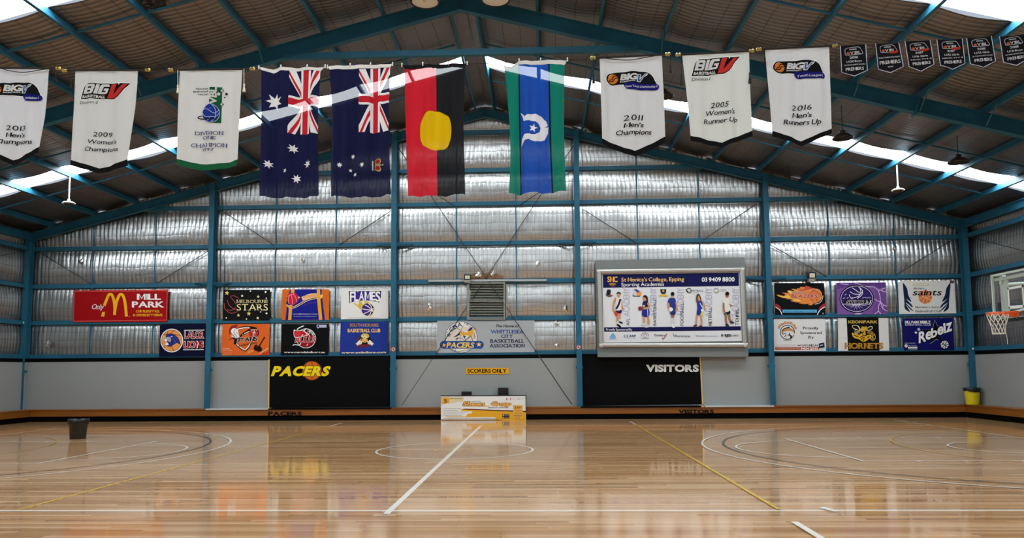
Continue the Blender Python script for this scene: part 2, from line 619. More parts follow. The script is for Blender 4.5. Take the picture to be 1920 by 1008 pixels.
# girts, eaves beams, bridging and bracing rods of the walls
GN = ['just above the grey lower wall', 'between the two rows of signs', 'just above the upper row of signs', 'fourth from the bottom', 'fifth from the bottom', 'sixth from the bottom', 'topmost, in the gable peak']
for i, z in enumerate(GIRTS):
    half = min(17.85, (ZR - .2 - z) / SL)
    mb = MB()
    h = .075
    prof = [(0, -h), (.14, -h), (.14, -h + .008), (.008, -h + .008), (.008, h - .008), (.14, h - .008), (.14, h), (0, h)]
    mb.extrude(prof, (XC - half, 11.04, z), (XC + half, 11.04, z), (0, 1, 0), (0, 0, 1), STEEL)
    tag(mb.build('girt_rail'), 'blue horizontal wall rail of the end wall, ' + GN[i], 'rail', 'end wall rails', 'structure')
for sg, sn in ((-1, 'left'), (1, 'right')):
    for i, z in enumerate(GIRTS[:4]):
        mb = MB()
        h = .075
        mb.extrude([(0, -h), (.12, -h), (.12, h), (0, h)], (sg * 17.8, YF + .1, z), (sg * 17.8, 11.04, z), (sg, 0, 0), (0, 0, 1), STEEL)
        tag(mb.build('girt_rail'), 'blue horizontal rail of the %s side wall, %s' % (sn, GN[i]), 'rail', 'side wall rails', 'structure')
    mb = MB()
    mb.ibeam((sg * 17.72, YF + .1, 7.1), (sg * 17.72, 10.98, 7.1), (1, 0, 0), (0, 0, 1), .15, .28, STEEL)
    tag(mb.build('eaves_beam'), 'deep blue eaves beam along the top of the %s side wall' % sn, 'beam', 'eaves beams', 'structure')
    mb = MB()
    mb.tube([(sg * 17.75, 10.8, 6.62), (sg * 17.75, 6.5, 5.25)], .012, ROD, 5)
    tag(mb.build('brace_rod'), 'thin diagonal bracing rod on the %s side wall' % sn, 'rod', 'bracing rods', 'structure')
bw = [(176, 292), (517, 630), (856, 968), (1196, 1312), (1554, 1677)]
for i, pr in enumerate(bw):
    for j, px in enumerate(pr):
        x = at(px, 460, 11.1).x
        mb = MB()
        mb.box((x - .022, 11.07, 2.4), (x + .022, 11.1, rz(x) - .12), STEEL)
        tag(mb.build('bridging_bar'), 'thin upright blue bar between wall rails, %s of the %s bay from the left' % (['left', 'right'][j], ORD[i]), 'bracing bar', 'wall bridging', 'structure')
rods = [((729, 250), (1072, 757), 'falling right across the middle bay'), ((1090, 250), (753, 760), 'falling left across the middle bay'),
        ((80, 476), (172, 533), 'left half of the far left bay'), ((391, 470), (294, 531), 'right half of the far left bay'),
        ((420, 397), (514, 460), 'left half of the bay under the navy flags'), ((733, 395), (636, 459), 'right half of the bay under the navy flags'),
        ((748, 322), (853, 386), 'upper left of the middle bay'), ((1076, 318), (972, 386), 'upper right of the middle bay'),
        ((1093, 392), (1191, 454), 'left half of the bay above the big framed players board'), ((1418, 382), (1317, 451), 'right half of the bay above the big framed players board'),
        ((1443, 458), (1550, 518), 'left half of the far right bay'), ((1783, 451), (1679, 516), 'right half of the far right bay')]
for a, c, l in rods:
    mb = MB()
    y = 11.02 if 'across' not in l else 10.99 + .018 * ('left' in l)
    y = min(y, 11.02)
    mb.tube([at(*a, y), at(*c, y)], .014, ROD, 6)
    tag(mb.build('brace_rod'), 'thin diagonal bracing rod, ' + l, 'rod', 'bracing rods', 'structure')
# fly braces of the columns
for i, (px, py) in enumerate(((400, 530), (737, 457), (1081, 453), (1440, 521))):
    p = at(px, py, 10.78)
    x = COLX[i + 1]
    for s in (-1, 1):
        mb = MB()
        z = p.z
        mb.extrude([(-.035, -.01), (.035, -.01), (.035, .01), (-.035, .01)], (x + s * .06, 10.78, z), (x + s * .72, 11.035, z + .02), (0, 1, 0), (0, 0, 1), STEEL)
        mb.extrude([(-.035, -.01), (.035, -.01), (.035, .01), (-.035, .01)], (x + s * .06, 10.80, z - .05), (x + s * .55, 11.035, z - .03), (0, 1, 0), (0, 0, 1), STEEL)
        tag(mb.build('fly_brace'), 'flat blue brace from %s side of the column %s to its rail' % ('left' if s < 0 else 'right', NAMESX[i + 1]), 'brace', 'column braces', 'structure')

# ------------------------------------------------------------------ lettering and printed shapes
GL = {}


def glyph(ch, wt=0.0):
    k = (ch, round(wt, 4))
    if k in GL:
        return GL[k]
    cu = bpy.data.curves.new('glyph', 'FONT')
    cu.body = ch
    cu.offset = wt
    cu.resolution_u = 3
    ob = bpy.data.objects.new('glyph', cu)
    me = bpy.data.meshes.new_from_object(ob)
    vs = [(v.co.x, v.co.y) for v in me.vertices]
    fs = [tuple(p.vertices) for p in me.polygons]
    bpy.data.objects.remove(ob)
    bpy.data.curves.remove(cu)
    bpy.data.meshes.remove(me)
    x0 = min((v[0] for v in vs), default=0)
    x1 = max((v[0] for v in vs), default=0)
    GL[k] = (vs, fs, x0, x1)
    return GL[k]


_h = glyph('H')[0]
_glyph0 = glyph


def glyph(ch, wt=0.0):
    """M and N are drawn from their strokes so that heavy weights stay clean"""
    if ch not in 'MN':
        return _glyph0(ch, wt)
    k = (ch, round(wt, 4), 's')
    if k in GL:
        return GL[k]
    h = CAPH
    s = .085 * h + wt          # half a stroke
    w_ = ((.88 if ch == 'M' else .74) + max(0, wt) * 5) * h
    y0, y1 = CAPB - wt, CAPB + h + wt
    t = (1.8 if ch == 'M' else 2.2) * s
    q = [[(0, y0), (2 * s, y0), (2 * s, y1), (0, y1)], [(w_ - 2 * s, y0), (w_, y0), (w_, y1), (w_ - 2 * s, y1)]]
    if ch == 'M':
        m, v = w_ / 2, y0 + h * .10
        q += [[(2 * s, y1), (2 * s, y1 - t), (m, v), (m, v + t)], [(m, v + t), (m, v), (w_ - 2 * s, y1 - t), (w_ - 2 * s, y1)]]
    else:
        q.append([(2 * s, y1), (2 * s, y1 - t), (w_ - 2 * s, y0), (w_ - 2 * s, y0 + t)])
    vs, fs = [], []
    for f in q:
        fs.append(tuple(range(len(vs), len(vs) + 4)))
        vs += f
    GL[k] = (vs, fs, 0, w_)
    return GL[k]


CAPH = max(v[1] for v in _h) - min(v[1] for v in _h)
CAPB = min(v[1] for v in _h)
SERIF = {'I': ((.5, 0), (.5, 1)), 'D': ((.1, 0), (.1, 1)), 'V': ((.08, 1), (.92, 1)), 'N': ((.1, 0), (.1, 1), (.9, 1)),
         'E': ((.1, 0), (.1, 1)), 'H': ((.1, 0), (.9, 0), (.1, 1), (.9, 1)), 'A': ((.06, 0), (.94, 0)), 'M': ((.08, 0), (.92, 0), (.08, 1), (.92, 1)),
         'P': ((.1, 0), (.1, 1)), 'W': ((.05, 1), (.95, 1)), 'T': ((.5, 0),), 'L': ((.1, 0), (.1, 1)), 'B': ((.08, 0), (.08, 1)),
         'K': ((.1, 0), (.1, 1), (.9, 1), (.9, 0)), 'R': ((.1, 0), (.1, 1), (.92, 0)), 'U': ((.1, 1), (.9, 1)), 'Y': ((.08, 1), (.92, 1), (.5, 0)),
         '1': ((.6, 0),), 'd': ((.85, 0),), 'r': ((.2, 0),), 'l': ((.5, 0),), 'n': ((.15, 0), (.85, 0)), 'p': ()}


def pmat(c, cloth=False):
    """print colour; cloth prints let some daylight through"""
    nm = ('dyed_cloth_' if cloth else 'print_') + c.lower()
    if nm in MATS:
        return MATS[nm]
    if not cloth:
        return mat(nm, c, .55, 0., **{'Specular IOR Level': .1})
    m = mat(nm, c, .85)
    t = m.node_tree
    b = t.nodes['Principled BSDF']
    b.inputs['Specular IOR Level'].default_value = .2
    tr = t.nodes.new('ShaderNodeBsdfTranslucent')
    tr.inputs[0].default_value = (*lin(c), 1)
    tp = t.nodes.new('ShaderNodeBsdfTransparent')
    mx = t.nodes.new('ShaderNodeMixShader')
    my = t.nodes.new('ShaderNodeMixShader')
    mx.inputs[0].default_value = .35
    my.inputs[0].default_value = .028 if cloth == 'sheer' else .0
    out = t.nodes['Material Output']
    t.links.new(b.outputs[0], mx.inputs[1])
    t.links.new(tr.outputs[0], mx.inputs[2])
    t.links.new(mx.outputs[0], my.inputs[1])
    t.links.new(tp.outputs[0], my.inputs[2])
    t.links.new(my.outputs[0], out.inputs[0])
    return m


def smooth_pts(pts, n=6, closed=True):
    r = []
    N = len(pts)
    for i in range(N if closed else N - 1):
        g = (lambda k: pts[k % N]) if closed else (lambda k: pts[max(0, min(N - 1, k))])
        p0, p1, p2, p3 = g(i - 1), g(i), g(i + 1), g(i + 2)
        for q in range(n):
            t = q / n
            r.append(tuple(.5 * (2 * p1[d] + (p2[d] - p0[d]) * t + (2 * p0[d] - 5 * p1[d] + 4 * p2[d] - p3[d]) * t * t + (3 * p1[d] - p0[d] - 3 * p2[d] + p3[d]) * t ** 3) for d in (0, 1)))
    if not closed:
        r.append(pts[-1])
    return r


def ell(cx, cy, rx, ry=None, n=28, a0=0, a1=2 * PI, rot=0):
    ry = rx if ry is None else ry
    full = abs(a1 - a0 - 2 * PI) < 1e-6
    r = []
    for k in range(n if full else n + 1):
        a = a0 + (a1 - a0) * k / n
        x, y = rx * math.cos(a), ry * math.sin(a)
        r.append((cx + x * math.cos(rot) - y * math.sin(rot), cy + x * math.sin(rot) + y * math.cos(rot)))
    return r


def starpts(cx, cy, r, n=5, inner=.42, rot=-PI / 2):
    return [(cx + (r if k % 2 == 0 else r * inner) * math.cos(rot + PI * k / n), cy + (r if k % 2 == 0 else r * inner) * math.sin(rot + PI * k / n)) for k in range(2 * n)]


class Art:
    """print laid on a sheet: P(px, py, layer) gives the point of the sheet; shapes are drawn in the frame set by zoom() / quad()"""
    def __init__(s, P, edge=None, cloth=False):
        s.P, s.edge, s.cloth = P, edge, cloth
        s.parts = {}
        s.layer = 0
        s.F = lambda x, y: (x, y)

    def zoom(s, ox, oy, k, dx=0, dy=0):
        s.F = lambda x, y: (ox + x / k + dx, oy + y / k + dy)
        return s

    def quad(s, a, b, c, d):
        s.F = lambda u, v: tuple((a[i] * (1 - u) + b[i] * u) * (1 - v) + (d[i] * (1 - u) + c[i] * u) * v for i in (0, 1))
        return s

    def _tris(s, tris, col, part):
        mb = s.parts.setdefault(part, MB())
        m = pmat(col, s.cloth)
        q = [[s.F(*p) for p in t] for t in tris]
        if s.edge:
            st, q = q, []
            while st:
                t = st.pop()
                L = [((t[i][0] - t[(i + 1) % 3][0]) ** 2 + (t[i][1] - t[(i + 1) % 3][1]) ** 2) for i in range(3)]
                k = L.index(max(L))
                if L[k] > s.edge ** 2:
                    a, b, c = t[k], t[(k + 1) % 3], t[(k + 2) % 3]
                    h = ((a[0] + b[0]) / 2, (a[1] + b[1]) / 2)
                    st += [[a, h, c], [h, b, c]]
                else:
                    q.append(t)
        ix, vs, fs = {}, [], []
        for t in q:
            f = []
            for p in t:
                key = (round(p[0], 4), round(p[1], 4))
                if key not in ix:
                    ix[key] = len(vs)
                    vs.append(s.P(p[0], p[1], s.layer))
                f.append(ix[key])
            if len(set(f)) == 3:
                fs.append(tuple(f))
        mb.add(vs, fs, m)

    def poly(s, pts, col, part='emblem'):
        s.layer += 1
        tri = tessellate_polygon([[Vector((p[0], p[1], 0)) for p in pts]])
        s._tris([[pts[i] for i in t] for t in tri], col, part)
        return s

    def blob(s, pts, col, part='emblem', n=5):
        return s.poly(smooth_pts(pts, n), col, part)

    def disc(s, cx, cy, rx, col, ry=None, part='emblem', rot=0, n=28):
        return s.poly(ell(cx, cy, rx, ry, n, rot=rot), col, part)

    def rect(s, x0, y0, x1, y1, col, part='emblem'):
        return s.poly([(x0, y0), (x1, y0), (x1, y1), (x0, y1)], col, part)

    def line(s, pts, w, col, part='emblem', curve=False, closed=False, taper=False):
        if curve:
            pts = smooth_pts(pts, 6, closed)
        s.layer += 1
        N = len(pts)
        L, R = [], []
        for i in range(N):
            a = pts[(i - 1) % N] if closed else pts[max(i - 1, 0)]
            b = pts[(i + 1) % N] if closed else pts[min(i + 1, N - 1)]
            dx, dy = b[0] - a[0], b[1] - a[1]
            d = math.hypot(dx, dy) or 1
            ww = w / 2 * ((1 - i / (N - 1)) * .9 + .1 if taper else 1)
            L.append((pts[i][0] - dy / d * ww, pts[i][1] + dx / d * ww))
            R.append((pts[i][0] + dy / d * ww, pts[i][1] - dx / d * ww))
        tr = []
        for i in range(N if closed else N - 1):
            j = (i + 1) % N
            tr += [[L[i], R[i], R[j]], [L[i], R[j], L[j]]]
        s._tris(tr, col, part)
        return s

    def ring(s, cx, cy, r, w, col, ry=None, a0=0, a1=2 * PI, part='emblem', rot=0):
        full = abs(a1 - a0 - 2 * PI) < 1e-6
        return s.line(ell(cx, cy, r, ry, 32, a0, a1, rot), w, col, part, closed=full)

    def star(s, cx, cy, r, col, n=5, inner=.42, rot=-PI / 2, part='emblem'):
        return s.poly(starpts(cx, cy, r, n, inner, rot), col, part)

    def text(s, tx, x0, y0, x1, y1, col, wt=0., it=0., serif=False, part='lettering', dy=0., sp=.10, arc=None, vert=False, outline=None):
        """capitals fill y0..y1 and the words x0..x1; dy: drop of the right end; arc(t) -> (x, y, angle) bends the line"""
        if outline:
            s.text(tx, x0, y0, x1, y1, outline[0], wt + outline[1], it, serif, part, dy, sp, arc, vert)
            LAY = s.layer
        pos, u = [], 0.
        for ch in tx:
            if ch == ' ':
                u += .30
                continue
            g = glyph(ch, wt if not outline else wt)
            gb = glyph(ch, 0)
            wd = (gb[3] - gb[2]) / CAPH
            pos.append((ch, u, gb[2]))
            u += wd + sp
        tot = max(u - sp, .01)
        tris = []
        for ch, u0, gx0 in pos:
            vs, fs, _, _ = glyph(ch, wt)
            sub = [[(u0 + (vs[i][0] - gx0) / CAPH, (vs[i][1] - CAPB) / CAPH) for i in f] for f in fs]
            if serif and ch in SERIF:
                gb = glyph(ch, 0)
                wd = (gb[3] - gb[2]) / CAPH
                for (a, b) in SERIF[ch]:
                    c = u0 + a * wd
                    h = .09
                    lo, hi = (0, h) if b == 0 else (1 - h, 1)
                    hw = .19
                    sub.append([(c - hw, lo), (c + hw, lo), (c + hw, hi), (c - hw, hi)])
            for f in sub:
                q = []
                for (a, b) in f:
                    t = a / tot
                    if arc:
                        ax, ay, an = arc(t)
                        hh = (y1 - y0) * b
                        q.append((ax + math.sin(an) * hh, ay - math.cos(an) * hh))
                    elif vert:
                        q.append((x1 - (x1 - x0) * b, y1 + (y0 - y1) * t))
                    else:
                        q.append((x0 + (x1 - x0) * t + it * b * (y1 - y0), y1 + dy * t - (y1 - y0) * b))
                for i in range(1, len(q) - 1):
                    tris.append([q[0], q[i], q[i + 1]])
        s.layer += 1
        s._tris(tris, col, part)
        return s

    def ball(s, cx, cy, r, col, ln, w=.08, rot=0., part='emblem', edge=True, ry=None):
        """a basketball with its seams"""
        s.disc(cx, cy, r, col, ry, part)
        k = (ry or r) / r
        c, sn = math.cos(rot), math.sin(rot)
        f = lambda x, y: (cx + r * (x * c - y * sn), cy + r * k * (x * sn + y * c))
        for pts in ([(-1, 0), (-.3, .06), (.4, .04), (1, 0)], [(0, -1), (.05, -.3), (.03, .4), (0, 1)],
                    [(-.72, -.7), (-.42, -.3), (-.38, .2), (-.72, .7)], [(.72, -.7), (.42, -.3), (.38, .2), (.72, .7)]):
            s.line([f(*p) for p in pts], w * r, ln, part, curve=True)
        if edge:
            s.ring(cx, cy, r, w * r * 1.3, ln, ry, part=part)
        return s

    def build(s, parent):
        return [mb.build(nm.split('#')[0], parent) for nm, mb in s.parts.items()]


def plane_art(y, eps=.00025):
    return Art(lambda px, py, L: at(px, py, y - .001 - L * eps))


def slab(mb, pts, y, th, m, back=None):
    """flat sheet with thickness: pts are photograph pixels on plane y"""
    f = [at(px, py, y) for px, py in pts]
    n = len(f)
    b = [p + Vector((0, th, 0)) for p in f]
    tri = tessellate_polygon([[Vector((p.x, p.z, 0)) for p in f]])
    fs = [tuple(t) for t in tri] + [tuple(i + n for i in t[::-1]) for t in tri] + [(i, (i + 1) % n, n + (i + 1) % n, n + i) for i in range(n)]
    mb.add(f + b, fs, m)


def sign(name, pts, col, label, cat='sign', y=11.02, th=.015, group=None):
    """a printed sheet fixed on the wall; returns its print"""
    mb = MB()
    slab(mb, pts, y, th, pmat(col) if isinstance(col, str) else col)
    c = at(sum(p[0] for p in pts) / len(pts), sum(p[1] for p in pts) / len(pts), y)
    o = mb.build(name, loc=c)
    tag(o, label, cat, group)
    a = plane_art(y)
    a.o = o
    return a


def zr(ox, oy, k, pts):
    return [(ox + x / k, oy + y / k) for x, y in pts]

# ------------------------------------------------------------------ signs on the end wall
CS = 'club signs on the end wall'
W = 'F2F2EF'
# restaurant sign
z = (130, 536, 9.6)
a = sign('sponsor_sign', zr(*z, [(80, 78), (1778, 62), (1762, 645), (60, 652)]), '9E0B12', 'long red sponsor board with two tall yellow arches and white capitals', group=CS)
a.zoom(*z)
for p, q in (((92, 98), (1762, 82)), ((1762, 82), (1745, 612)), ((1745, 612), (74, 632)), ((74, 632), (92, 98))):
    a.line([p, q], 9, 'E0605A', 'border')
a.text('Only', 398, 325, 610, 415, W, .0, .25, serif=True)
Y = 'F0B81C'
a.line([(628, 352), (665, 260), (705, 165), (735, 148), (770, 165), (805, 270), (818, 400), (812, 520)], 50, Y, curve=True)
a.line([(812, 520), (828, 390), (858, 260), (900, 165), (932, 148), (965, 170), (1002, 290), (1028, 548)], 50, Y, curve=True)
a.poly([(590, 465), (640, 465), (630, 548), (572, 548)], Y)
a.disc(1075, 546, 9, 'E9A0A0')
a.text('MILL', 1215, 145, 1640, 242, W, .035, sp=.13)
a.text('PARK', 1135, 282, 1690, 380, W, .035, sp=.13)
a.text('CNR PLENTY RD.', 1200, 432, 1625, 474, Y, .02)
a.text('& UNIVERSITY DRIVE', 1145, 500, 1675, 542, Y, .02)
a.build(a.o)
# lions
z = (296, 600, 14)
a = sign('club_sign', zr(*z, [(55, 118), (1290, 88), (1262, 945), (32, 955)]), '050B2C', 'navy sign with a blue lion head on a basketball and two red words', group=CS)
a.zoom(*z)
a.disc(365, 532, 298, W, 312).disc(365, 532, 272, '5A1E12', 286).disc(367, 533, 262, 'EE9A50', 276)
a.poly([(110, 470), (205, 395), (140, 540)], 'F6D27A')
for p in ([(260, 285), (250, 360), (180, 400)], [(430, 262), (350, 330), (280, 380)], [(150, 370), (330, 360), (610, 400)], [(355, 690), (420, 800)], [(185, 640), (180, 730)], [(540, 610), (610, 640)]):
    a.line(p, 14, '6A2412', curve=True)
a.blob([(145, 490), (205, 430), (230, 385), (330, 350), (430, 375), (520, 450), (570, 540), (585, 630), (500, 600), (420, 640), (345, 690), (260, 690), (205, 640), (270, 620), (240, 560), (190, 560)], '232E78')
a.blob([(150, 490), (230, 440), (330, 450), (340, 560), (280, 560), (240, 520), (190, 545)], 'A9A7B8')
a.blob([(170, 510), (225, 490), (240, 545), (200, 560)], W).blob([(190, 635), (240, 590), (285, 640), (230, 655)], W)
a.blob([(330, 430), (370, 410), (390, 440), (350, 445)], 'C9C6D8').line([(430, 420), (500, 500), (550, 600)], 12, '3C56B0', curve=True).line([(400, 480), (460, 560), (470, 620)], 14, '6E6A80', curve=True)
a.line([(685, 265), (1222, 258)], 18, W, 'lettering').line([(662, 775), (1205, 770)], 18, W, 'lettering')
a.text('LALOR', 705, 312, 1195, 470, 'A01622', .03, outline=(W, .05), dy=-4)
a.text('LIONS', 695, 562, 1190, 718, 'A01622', .03, outline=(W, .05), dy=-4)
a.build(a.o)
# stars
z = (412, 536, 14.4)
a = sign('club_sign', zr(*z, [(98, 102), (1362, 100), (1340, 922), (78, 928)]), '101012', 'black sign scattered with cream stars beside a red ball outline', group=CS)
a.zoom(*z)
for x, y, r in ((195, 185, 66), (1037, 285, 46), (505, 787, 46), (785, 742, 66), (1025, 862, 46)):
    a.star(x, y, r, 'F3CF72' if r > 50 else 'F6E2A0', rot=-PI / 2 + .1)
for x, y, r in ((605, 263, 27), (828, 138, 20), (1238, 158, 27), (1255, 328, 18), (1105, 697, 18), (1262, 735, 26), (177, 858, 20), (722, 890, 18)):
    a.disc(x, y, r, 'F4EFD8', n=10)
for p in ([(285, 275), (380, 262), (470, 300), (520, 355)], [(120, 460), (130, 590), (230, 700), (350, 730), (480, 685)], [(200, 370), (250, 510), (370, 610), (440, 640)], [(285, 305), (360, 370), (440, 490)], [(190, 640), (320, 650), (440, 580)]):
    a.line(p, 15, 'B8504A', curve=True)
a.text('MELBOURNE', 460, 372, 1305, 456, 'F3E7AC', -.01, serif=True)
a.text('STARS', 460, 488, 1300, 658, 'F3E7AC', .0, serif=True)
a.build(a.o)
# orange and blue club
z = (522, 536, 14.4)
a = sign('club_sign', zr(*z, [(105, 85), (1378, 85), (1362, 915), (88, 918)]), 'CF6A20', 'orange and royal blue sign with a crimson basketball on yellow straps', group=CS)
a.zoom(*z)
a.poly([(310, 88), (1170, 88), (1165, 240), (1190, 380), (1258, 910), (188, 912), (225, 560), (205, 470), (260, 300)], '151F86')
a.poly([(335, 90), (438, 90), (430, 200), (340, 200)], 'E9A12A').poly([(290, 510), (378, 510), (348, 912), (262, 912)], 'E9A12A')
a.poly([(1035, 88), (1125, 88), (1135, 360), (1188, 908), (1095, 912), (1045, 360)], 'E9A12A')
a.line([(215, 500), (300, 565), (420, 575), (600, 480), (800, 370), (1000, 325), (1150, 345)], 46, '3A1A30', curve=True)
a.line([(215, 490), (300, 545), (420, 552), (600, 455), (800, 350), (1000, 305), (1150, 330)], 16, 'F2D6B8', curve=True)
a.line([(215, 525), (300, 580), (420, 590), (600, 500), (800, 390), (1000, 340), (1060, 345)], 14, 'F2D6B8', curve=True)
a.poly([(290, 510), (378, 510), (368, 620), (275, 620)], 'E9A12A').poly([(1036, 250), (1132, 250), (1138, 420), (1050, 420)], 'E9A12A')
a.poly([(520, 270), (590, 300), (530, 370)], 'E3B06A')
a.blob([(230, 330), (260, 220), (390, 180), (480, 210), (545, 330), (500, 430), (400, 505), (290, 480)], 'C4203C')
for p in ([(330, 225), (270, 320), (280, 480)], [(345, 235), (370, 340), (380, 490)], [(400, 215), (470, 310), (490, 430)], [(240, 280), (330, 235), (430, 200)]):
    a.line(p, 14, 'EE9AA6', curve=True)
a.poly([(620, 290), (700, 268), (760, 235), (880, 200), (1010, 192), (1036, 200), (1036, 310), (900, 320), (760, 355), (655, 390)], 'EFC08A')
a.poly([(1130, 240), (1195, 225), (1190, 310), (1135, 330)], 'EFC08A')
a.line([(660, 545), (760, 490), (880, 450), (1020, 440)], 40, '3D2A86', curve=True)
a.text('PIONEERS', 665, 265, 1025, 335, 'D08A4A', .01, dy=-55, it=.1)
a.text('www.millparkpioneers.com.au', 390, 738, 1055, 764, W, .01)
a.text('facebook.com/millparkpioneers', 465, 808, 1030, 828, 'C9CDE8')
a.star(428, 815, 18, 'C9CDE8')
a.build(a.o)
# flames
z = (634, 536, 14.4)
a = sign('club_sign', zr(*z, [(82, 72), (1350, 72), (1352, 830), (1345, 880), (72, 895)]), 'E4E4E2', 'white sign with white-on-purple capitals over a flaming purple ball', group=CS)
a.zoom(*z)
a.text('Marymede Basketball Club', 345, 80, 1110, 104, '30303A', .0)
BK, PU = '1C1826', '3C2C8C'
a.poly([(285, 135), (505, 135), (510, 155), (575, 135), (800, 135), (1000, 132), (1165, 130), (1150, 320), (1105, 440), (900, 395), (720, 385), (420, 420), (300, 462)], BK)
a.poly([(320, 155), (1140, 150), (1128, 315), (1090, 405), (900, 372), (440, 400), (325, 430)], PU)
for ch, x0, x1, y0, y1 in (('F', 325, 430, 158, 430), ('L', 440, 545, 150, 400), ('A', 570, 690, 158, 380), ('M', 715, 870, 155, 375), ('E', 900, 1000, 155, 380), ('S', 1015, 1135, 155, 410)):
    a.text(ch, x0, y0, x1, y1, W, .022)
a.blob([(390, 440), (520, 500), (560, 470), (555, 360), (640, 450), (700, 490), (720, 400), (830, 430), (960, 540), (980, 660), (900, 800), (780, 810), (640, 700), (580, 610)], 'DDB63A')
a.disc(798, 632, 178, 'F0E2B0').disc(798, 632, 168, '1D1430').disc(785, 632, 155, '352C82')
for p in ([(630, 610), (760, 635), (960, 650)], [(720, 510), (820, 560), (900, 630)], [(820, 470), (890, 540), (905, 630)], [(690, 745), (800, 700), (900, 640)], [(820, 800), (870, 740), (905, 640)], [(900, 640), (960, 600)], [(900, 650), (955, 700)]):
    a.line(p, 20, 'F2E6D8', curve=True)
a.text('www.marymedebasketball.com.au', 265, 845, 1090, 868, '404048', .0)
a.build(a.o)
# titans
z = (412, 602, 14.4)
a = sign('club_sign', zr(*z, [(72, 80), (1350, 75), (1330, 910), (55, 925)]), 'DD6526', 'orange sign with a white helmeted warrior and a small red ball', group=CS)
a.zoom(*z)
BK = '16100E'
a.line([(455, 220), (620, 165), (850, 160), (1000, 200)], 50, BK, curve=True).line([(470, 215), (640, 178), (805, 170)], 26, W, curve=True)
a.line([(440, 560), (470, 640), (600, 750), (690, 790), (780, 700), (850, 560)], 58, BK).line([(440, 560), (475, 635), (600, 735), (690, 775), (770, 690), (840, 570)], 26, W)
a.blob([(270, 380), (250, 240), (300, 140), (400, 100), (490, 100), (440, 180), (330, 210), (300, 290)], '8E2A26')
a.blob([(300, 270), (340, 200), (420, 190), (500, 260), (510, 370), (540, 440), (430, 440), (320, 420), (330, 330)], W)
a.line([(330, 350), (400, 420)], 20, BK).line([(420, 210), (380, 300), (470, 420)], 14, '50505A', curve=True).poly([(430, 310), (480, 300), (470, 330)], BK)
a.line([(320, 440), (450, 455), (540, 440)], 24, '40384A', curve=True).poly([(225, 515), (310, 450), (330, 490)], '7C2A26')
a.blob([(540, 430), (560, 370), (700, 260), (820, 195), (900, 200), (800, 290), (650, 370)], BK).line([(660, 335), (830, 255)], 20, W).disc(625, 365, 12, W)
a.disc(925, 315, 135, BK).disc(920, 320, 118, 'C22A2E').poly([(830, 220), (1020, 215), (960, 310), (945, 420), (890, 420), (895, 310)], 'E8B8B0')
a.disc(897, 262, 24, BK).disc(968, 258, 24, BK).line([(925, 320), (930, 400)], 18, BK)
a.text('TITANS', 380, 470, 1000, 575, BK, .035, .12, outline=(W, .03), dy=-60)
a.poly([(320, 445), (470, 470), (450, 620), (375, 620), (390, 500)], BK)
a.text('BASKETBALL', 520, 640, 1010, 685, '241612', .01, dy=-90)
a.blob([(915, 720), (950, 640), (1020, 640), (990, 720), (1000, 790), (940, 780)], '1E120E')
a.blob([(990, 720), (1050, 650), (1110, 690), (1145, 770), (1080, 820), (1000, 800)], '1E120E').line([(1215, 425), (1130, 560), (1060, 680)], 34, '4A1A12')
a.poly([(760, 800), (920, 760), (900, 820), (740, 880)], 'E89048').line([(1080, 870), (1200, 790), (1315, 720)], 24, 'EFC090', curve=True).poly([(1150, 860), (1320, 800), (1320, 900), (1100, 900)], 'C83A22')
a.text('SPONSORED', 100, 728, 275, 752, 'F4DCC8', .01).text('BY CLUB', 100, 775, 325, 795, 'F4DCC8', .01)
for y in (850, 890):
    a.line([(95, y), (320, y)], 8, 'F0B088', 'lettering')
a.build(a.o)
# bulls
z = (522, 602, 14.4)
a = sign('club_sign', zr(*z, [(80, 75), (1362, 68), (1345, 905), (65, 908)]), '07080B', 'black sign with a red bull head over a red ball', group=CS)
a.zoom(*z)
RD = 'B81E2C'
a.disc(745, 460, 268, W).disc(745, 460, 252, '0B0B0E').blob([(570, 610), (700, 570), (920, 570), (880, 660), (745, 700), (630, 670)], '8E1420').line([(800, 600), (765, 660)], 14, W)
a.text('MERNDA', 0, 0, 1, 52, W, .015, arc=lambda t: (745 + 190 * math.cos(-1.35 + 1.25 * t), 460 + 190 * math.sin(-1.35 + 1.25 * t), -1.35 + 1.25 * t + PI / 2))
a.blob([(700, 290), (800, 280), (860, 360), (930, 420), (880, 480), (740, 430)], '9A1826').line([(690, 290), (790, 320), (850, 420)], 14, W, curve=True).line([(860, 300), (760, 400)], 12, W)
a.line([(500, 230), (560, 175), (690, 120)], 26, W, curve=True).line([(660, 270), (720, 230), (755, 190)], 24, W, curve=True)
a.blob([(420, 225), (500, 250), (640, 240), (760, 310), (770, 380), (640, 420), (520, 440), (440, 430), (410, 350)], W).blob([(435, 250), (510, 265), (640, 255), (740, 320), (750, 370), (640, 405), (520, 425), (450, 415), (425, 350)], RD)
a.blob([(470, 300), (560, 290), (600, 360), (540, 400), (470, 390)], 'D83240').poly([(610, 385), (670, 345), (660, 390)], W).poly([(700, 380), (770, 350), (720, 400)], 'E07030')
a.line([(390, 650), (440, 630), (560, 640), (600, 590)], 22, W, curve=True)
a.text('BULLS', 455, 450, 990, 570, RD, .03, .15, serif=True, outline=(W, .035), dy=-20)
a.rect(1035, 95, 1300, 168, 'C8CEEA').poly([(1060, 165), (1095, 165), (1065, 205)], 'C8CEEA').disc(1078, 132, 28, '1C2460').text('CLUB SAFE', 1120, 118, 1285, 145, '5A68A8')
a.text('www.merndabulls.org.au', 155, 808, 1250, 855, W, .02)
a.build(a.o)
